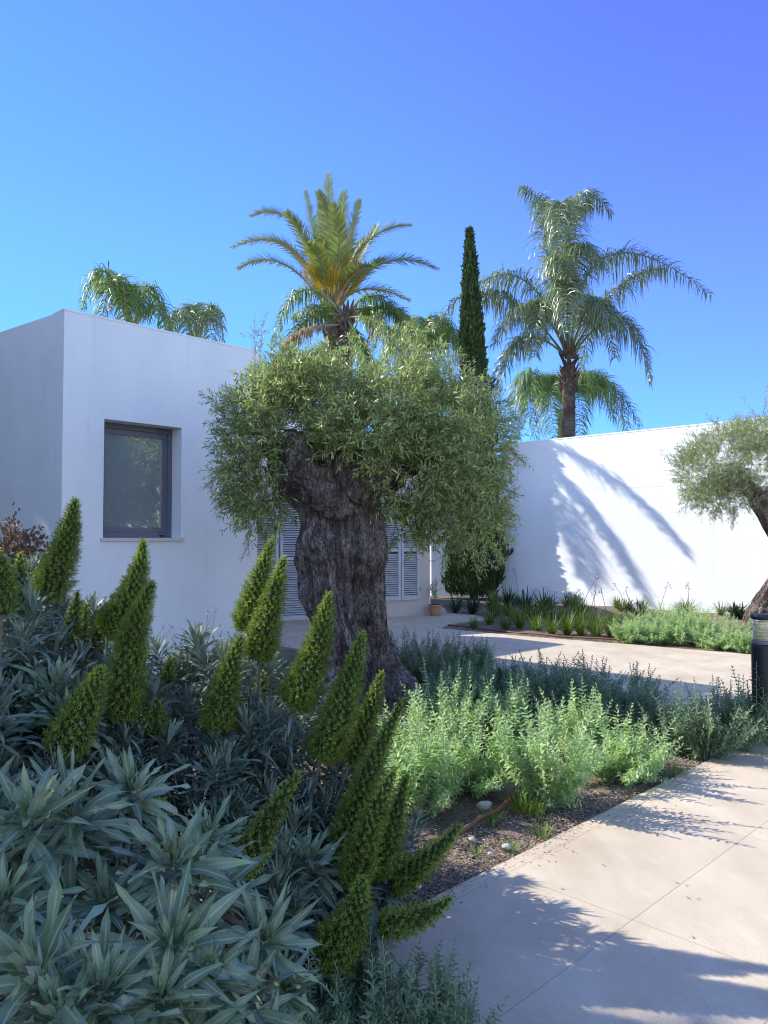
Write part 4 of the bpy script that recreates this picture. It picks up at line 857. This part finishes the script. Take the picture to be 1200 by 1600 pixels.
for (a, m_, tp, Y, rp, key, bl_) in SPK:
    root, b0, sm = SH[key]; p0, p1, p2 = P(*a, Y-.02), P(*m_, Y), P(*tp, Y+.03)
    p1 = p1*2-(p0+p2)/2      # through the middle point
    spike_mesh(p0, p1, p2, rp/FPX*Y*.84, b0, root=root, blossoms=bl_); stem_to(key, p0+unit(p1-p0)*.02)
    n = 110; lt = rng.random(n)**.8; mid = (b0+p0)/2+np.array([0, 0, -.12]); mid[:2] = b0[:2]*.45+p0[:2]*.55
    cq = bez(b0, mid, p0, 1-lt*.62); tq = unit(p0-mid)[None]; a = rng.uniform(0, 6.28, (n, 1)); s_1, f_1, u_1 = frames(np.repeat(tq, n, 0), (.2, .1, 1))
    V, F = strips(cq, f_1*.35+s_1*np.cos(a)+u_1*np.sin(a), rng.uniform(.09, .15, n), .015, 5, rng.uniform(.1, .4, n), fold=.1)
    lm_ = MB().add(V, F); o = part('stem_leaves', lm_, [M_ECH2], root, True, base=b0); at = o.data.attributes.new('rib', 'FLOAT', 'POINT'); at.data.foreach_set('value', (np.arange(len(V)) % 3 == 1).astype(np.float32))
def ros(key, p, sc, var, tilt=None):
    root, b0, sm = SH[key]; ax = stem_to(key, p, r=.006); ax = unit(ax*.6+Z3*.9+rng.normal(0, .16, 3)) if tilt is None else unit(np.array(tilt, float))
    o = bpy.data.objects.new('leaf_rosette', (ROS_B if var == 'B' else ROS_N)[rng.integers(0, 4)]); link(o, root)
    qd = Vector(ax).to_track_quat('Z', 'Y'); o.rotation_mode = 'QUATERNION'; from mathutils import Quaternion
    o.rotation_quaternion = qd @ Quaternion((0, 0, 1), rng.uniform(0, 6.28)); o.scale = (sc,)*3; o.location = tuple(p-b0-ax*.05*sc)
# big silver rosettes in the corner
for (x, y, Y, s) in [(40, 1315, 1.75, 1.05), (122, 1300, 1.85, 1.05), (208, 1265, 2.0, .9), (268, 1382, 1.75, 1.0), (322, 1412, 1.8, .9), (262, 1502, 1.5, .98), (80, 1545, 1.35, 1.0), (322, 1555, 1.5, .8), (408, 1490, 1.75, .85), (245, 1580, 1.4, .7), (5, 1445, 1.6, .9), (-10, 1300, 1.8, 1.0), (170, 1430, 1.75, .8), (150, 1600, 1.35, .9), (380, 1590, 1.6, .8), (-20, 1560, 1.4, .9), (60, 1420, 1.8, .8), (330, 1330, 2.0, .75), (440, 1560, 1.75, .6), (10, 1380, 1.9, .9), (220, 1440, 1.8, .8), (110, 1640, 1.3, .9), (300, 1660, 1.4, .9), (410, 1650, 1.6, .8), (150, 1370, 1.95, .85)]:
    ros('front', P(x, y, Y), s*.98, 'B', (rng.normal(.08, .2), rng.normal(-.5, .14), .85))
# mass of narrower rosettes behind
outline = lambda x: np.interp(x, [-60, 0, 60, 110, 150, 200, 260, 300, 360, 420, 470, 520, 570, 620, 660], [940, 955, 960, 985, 1010, 1040, 1050, 1050, 1050, 1085, 1120, 1150, 1210, 1290, 1390])
cnt = {k: 0 for k in SH}
for yrow in range(14):
    for x in np.arange(-60, 660, 36):
        x_ = x+rng.normal(0, 12); y0 = outline(x_); y = y0+yrow*34+rng.normal(0, 10)
        if y > 1500 or (x_ < 330 and y > 1330) or (x_ < 430 and y > 1400): continue
        Y = np.interp(y-y0, [0, 120, 400], [3.45, 3.05, 2.55])+rng.normal(0, .08)
        if x_ < 250: Y -= .15
        p = P(x_, y, Y)
        if p[2] < .03: continue
        for (a_, m1_, t1_, Ys, rp_, *_x) in SPK:
            for (sx, sy) in (a_, m1_, t1_, ((a_[0]+m1_[0])/2, (a_[1]+m1_[1])/2)):
                if abs(x_-sx) < 52 and -70 < y-sy < 62 and Y < Ys+.16: Y = Ys+.16+rng.random()*.08
        p = P(x_, y, Y)
        if (p[1]-p[0]) < DE-.08 and p[0]+p[1] > SN: continue
        key = 'left' if x_ < 130 else 'mid' if x_ < 300 else 'centre' if x_ < 470 else 'right'
        if cnt[key] >= 82: continue
        cnt[key] += 1
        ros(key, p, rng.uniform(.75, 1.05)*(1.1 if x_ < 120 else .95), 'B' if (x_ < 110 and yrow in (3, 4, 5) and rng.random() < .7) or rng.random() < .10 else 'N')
for key, (root, b0, sm) in SH.items(): part('stems', sm, M_ESTEM, root, True, base=b0)
print('rosettes', cnt)

# ------------------------------------------------------------------ strappy clumps and flower stalks in the far bed
def clump_mesh(seed, n, L, W, mat, g=.22):
    global rng; keep = rng; rng = np.random.default_rng(seed)
    a = rng.uniform(0, 6.28, n); tl = rng.uniform(.08, .85, n); d = np.stack([np.cos(a)*np.sin(tl), np.sin(a)*np.sin(tl), np.cos(tl)], -1); p = np.stack([np.cos(a), np.sin(a), 0*a], -1)*.05*rng.random((n, 1))
    m_ = MB().add(*strips(p, d, L*rng.uniform(.6, 1.1, n), W, 5, rng.uniform(.1, 1, n)*g, prof=[.8, 1, .95, .8, .5, .05], up=(0, 0, 1), fold=.12)).mesh('leaves', mat)
    rng = keep; return m_
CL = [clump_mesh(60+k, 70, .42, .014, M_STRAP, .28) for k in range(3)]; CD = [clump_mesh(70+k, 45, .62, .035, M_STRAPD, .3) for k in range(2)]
def clump(px, py, me, sc, name, label, group):
    o = bpy.data.objects.new(name, me); link(o); g = G(px, py); o.location = (g[0], g[1], -.02); o.scale = (sc, sc, sc*.85); o.rotation_euler = (0, 0, random.uniform(0, 6)); return tag(o, label, 'plant', group)
cs = [(740, 981, .7), (765, 974, 1), (790, 982, .9), (812, 980, 1.1), (838, 985, 1), (862, 989, 1), (886, 990, 1.15), (908, 991, 1.1), (932, 993, 1.1), (955, 994, 1.0), (800, 968, 1.1), (830, 970, 1.2), (858, 973, 1.1), (880, 975, 1.2), (905, 977, 1.1), (930, 979, 1.1), (958, 981, 1.1), (985, 978, 1), (775, 962, 1.1), (845, 962, 1.2), (900, 965, 1.1)]
lab1 = 'tuft of arching green blades in the far bed before the garden wall'
for k, (x, y, s) in enumerate(cs): clump(x, y, CL[k % 3], s, 'strappy_plant', lab1, 'strappy clumps in the far bed')
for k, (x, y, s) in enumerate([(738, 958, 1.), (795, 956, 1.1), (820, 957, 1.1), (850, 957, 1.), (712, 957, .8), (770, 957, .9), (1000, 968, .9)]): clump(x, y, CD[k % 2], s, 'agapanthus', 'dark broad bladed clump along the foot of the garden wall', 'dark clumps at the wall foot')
for k in range(46):
    t_ = rng.uniform(.2, 7.5); w_ = rng.uniform(.35, 1.5) if k < 24 else rng.uniform(1.0, 3.6); g_ = W1+wD*t_+nW*w_
    dk = k < 24; me_ = (CD[k % 2] if k % 5 == 0 else CL[k % 3]) if dk else CL[k % 3]
    if not dk and (t_ > 4.2 or g_[0]+g_[1] < 14.6): continue
    o = bpy.data.objects.new('agapanthus' if me_ in CD else 'strappy_plant', me_); link(o); o.location = (g_[0], g_[1], -.02); sc = rng.uniform(.8, 1.15); o.scale = (sc, sc, sc*(.5 if me_ in CD else .8)); o.rotation_euler = (0, 0, k*1.3)
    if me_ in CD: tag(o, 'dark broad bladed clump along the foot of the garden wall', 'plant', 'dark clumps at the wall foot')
    else: tag(o, lab1, 'plant', 'strappy clumps in the far bed')
def stalk(pts, r, label, group, nf=14, fs=.022, Y=None):
    p = [P(x, y, Y) for x, y in pts]; p[0][2] = max(0, p[0][2])
    root = empty('flower_stalk', p[0], label, 'flower', group)
    part('stalk', MB().add(*tube(bez(p[0], p[1], p[2], np.linspace(0, 1, 8)), np.linspace(r, r*.6, 8), 5)), M_STALK, root, base=p[0])
    q = np.repeat(p[2][None], nf, 0)+rng.normal(0, fs*.15, (nf, 3)); d = rdir(nf, .2); m_ = MB()
    m_.add(*strips(q, d, fs*1.3, r*.7, 2, 0, prof=[1, 1, 1]), 1)
    for s_ in range(3): m_.add(*strips(q+d*fs*1.2, unit(d+rng.normal(0, .6, (nf, 3))), fs*.75, fs*.35, 2, .1), 0)
    part('flower_head', m_, [M_FLOWER, M_STALK], root, base=p[0])
gA = 'thin stalks with small flower heads in the far bed'
for k, (a, b_, c_, Y) in enumerate([((905, 960), (920, 920), (932, 903), 15.5), ((918, 962), (934, 930), (931, 905), 15.2), ((928, 962), (929, 940), (928, 930), 15), ((948, 962), (943, 935), (939, 920), 15.3), ((978, 960), (974, 930), (962, 917), 15.5), ((988, 960), (984, 940), (978, 923), 15.2), ((1030, 960), (1036, 930), (1043, 916), 15), ((1076, 960), (1076, 935), (1075, 914), 15), ((851, 955), (850, 930), (849, 918), 16), ((866, 960), (867, 940), (866, 928), 16), ((889, 962), (890, 945), (887, 933), 16), ((836, 960), (838, 945), (837, 927), 16), ((871, 965), (872, 955), (865, 957), 14), ((806, 945), (812, 918), (804, 893), 17), ((906, 955), (907, 940), (906, 925), 15.6)]):
    stalk([a, b_, c_], .006, 'thin stalk with a small pale flower head against the garden wall', gA, 9, .05, Y)
gB = 'lilac flower stalks by the house wall'
for k, (a, b_, c_, Y) in enumerate([((238, 1040), (252, 1000), (269, 979), 5.2), ((232, 1030), (243, 995), (255, 982), 5.4), ((297, 1020), (297, 1000), (297, 980), 5.6), ((305, 1035), (316, 990), (337, 951), 5.0), ((312, 1035), (322, 1000), (325, 957), 5.2), ((308, 1030), (330, 1000), (336, 960), 5.3)]):
    stalk([a, b_, c_], .0022, ['tallest lilac flower in its group by the window', 'shorter lilac flower left of the window plants', 'single pale flower stalk between the two lilac groups', 'lilac flower head highest by the white wall', 'thin lilac bud just left of the highest flower', 'lilac bud right under the highest flower'][k], gB, 14, .014, Y)

# terracotta pot with sapling
pc = G(680, 962); pr = 9.5/FPX*pc[1]; ph = 17.5/FPX*pc[1]
pot = empty('plant_pot', pc, 'small terracotta pot standing at the corner of the beige wing', 'pot')
part('pot', MB().add(*tube([pc+Z3*z for z in (0, .01, ph*.5, ph*.82, ph*.84, ph, ph, ph*.8)], [pr*.8, pr*.86, pr*.98, pr*1.02, pr*1.05, pr*1.05, pr*.92, pr*.9], 28)), M_TERRA, pot, True, base=pc)
sb = pc+Z3*ph*.75
sap = empty('sapling', sb, 'thin leafy sapling growing in the terracotta pot', 'plant')
mbl, mbt = MB(), MB(); mbt.add(*tube([sb, sb+Z3*.2+np.array([.02, 0, 0]), sb+Z3*.4], [.008, .007, .004], 5))
q = sb+Z3*rng.uniform(.1, .4, (14, 1)); sprig_mesh(q, rdir(14, 1.2), .16, 9, .07, .26, mbl, mbt)
part('leaves', mbl, M_BUSH_SHADE, sap, base=sb); part('stem', mbt, M_TWIG, sap, base=sb)

# bronze shrub at the left edge
c0 = P(18, 905, 6.2); rb_ = np.array([c0[0], c0[1], 0]); br_ = empty('bronze_shrub', rb_, 'round shrub with reddish bronze leaves at the left edge by the house', 'shrub')
n = 4200; u = rdir(n); p = np.array([c0[0], c0[1], 1.02])+u*np.array([.34, .4, .62])*(rng.uniform(.55, 1, (n, 1))*(1+.15*vnoise(u*3)[:, None])); p = np.concatenate([p, p[:700]+[.0, 0, .08]+rng.normal(0, .03, (700, 3))])
u = np.concatenate([u, u[:700]]); n = len(p)
part('foliage', MB().add(*strips(p, unit(u+rng.normal(0, .6, (n, 3))+[0, 0, .3]), .04, .022, 2, .1, roll=1)), M_RED, br_, base=rb_)
part('stems', MB().add(*tube([rb_, rb_+Z3*.4, rb_+Z3*.9], [.03, .02, .01], 6)).add(*tube([rb_, rb_+Z3*.4+[.1, 0, 0], rb_+Z3*1.+[.2, 0, 0]], [.02, .015, .006], 6)), M_TWIG, br_, base=rb_)

# small grass tufts by the path
GT = clump_mesh(90, 46, .11, .004, M_GRASS, .12)
for k, (x, y, s) in enumerate([(847, 1302, 1.), (797, 1325, .8), (765, 1282, 1.1), (1052, 1212, 1.3), (812, 1262, 1.5), (838, 1268, 1.3), (745, 1330, .6)]):
    clump(x, y, GT, s, 'grass_tuft', ['bright grass tuft at the paving edge', 'small grass tuft beside the flat pale stone', 'grass tuft above the brown hose', 'fine grass tuft right of the bright shrubs', 'larger grass tuft under the fullest shrub', 'grass tuft just right of the one under the fullest shrub', 'tiny grass tuft by the tiny white stone'][k], 'grass tufts')
# fallen bits on the path
mb = MB(); qx = [(1088, 1406), (1078, 1405), (1082, 1467), (881, 1390), (1070, 1385), (1060, 1380), (722, 1410), (940, 1352)]
q = np.array([G(*a)+Z3*.004 for a in qx]); mb.add(*strips(q, rdir(len(q))*[1, 1, 0]+[0, 0, .05], .02, .007, 2, 0))
tag(part('leaf_litter', mb, M_CRUMB), 'tiny dry leaf bits lying on the paving', 'litter', kind='stuff')

# ------------------------------------------------------------------ trees outside the frame that shade the corner and show in the glass
def broad_tree(x, y, rx, ry, rz, zc, n, label, leaf=.16, clip=None):
    b0 = np.array([x, y, -.1]); root = empty('broadleaf_tree', b0, label, 'tree', 'trees beyond the frame')
    u = rdir(n); p = np.array([x, y, zc])+u*np.array([rx, ry, rz])*(rng.uniform(.45, 1, (n, 1))**.6)*(1+.12*vnoise(u*3+x)[:, None])
    part('crown', MB().add(*strips(p, unit(u+rng.normal(0, .7, (n, 3))), leaf*rng.uniform(.7, 1.2, n), leaf*.5, 2, .1, roll=1.2)), M_TREE, root, base=b0)
    tb = MB().add(*tube([b0, b0+Z3*zc*.4, b0+Z3*zc*.8, b0+Z3*zc*1.1], [.24, .2, .14, .05], 12))
    for k in range(6):
        a = k*1.05; tb.add(*tube([b0+Z3*zc*.55, b0+Z3*zc*.8+np.array([np.cos(a)*rx*.35, np.sin(a)*ry*.35, 0]), b0+Z3*zc*1.05+np.array([np.cos(a)*rx*.7, np.sin(a)*ry*.7, 0])], [.1, .07, .03], 6))
    part('trunk', tb, M_TWIG, root, base=b0)
broad_tree(-10, 2.75, 2.6, 3.7, 3.8, 8.2, 24000, 'dense broadleaf tree left of the camera shading the corner')
broad_tree(-10.2, 10.5, 2.6, 1.8, 3.6, 5.9, 22000, 'dense broadleaf tree shading the left house wall', .24)
broad_tree(13, 2.5, 3.2, 3.2, 3.6, 4.6, 8000, 'broadleaf tree right of the path seen in the window glass')

hb_ = np.array([-8.2, -3, -.1]); n = 26000  # foliage screen added out of view to darken the left house wall
hg = empty('added_shade_hedge', hb_, 'added unseen foliage screen that keeps sky light off the left house wall', 'added_shade_hedge')
q = np.stack([rng.uniform(-8.6, -7.6, n), rng.uniform(-4, 12, n), rng.uniform(0, 4.5, n)], -1); q[:, 0] += .15*vnoise(q*1.5)
part('foliage', MB().add(*strips(q, unit(rdir(n)+[.5, 0, .3]), .17, .09, 2, .1, roll=1.2)), M_TREE, hg, base=hb_)
part('core', MB().add(*box((-8.4, -3.9, -.1), (.5, 0, 0), (0, 15.8, 0), (0, 0, 4.3))), M_CYP, hg, base=hb_)
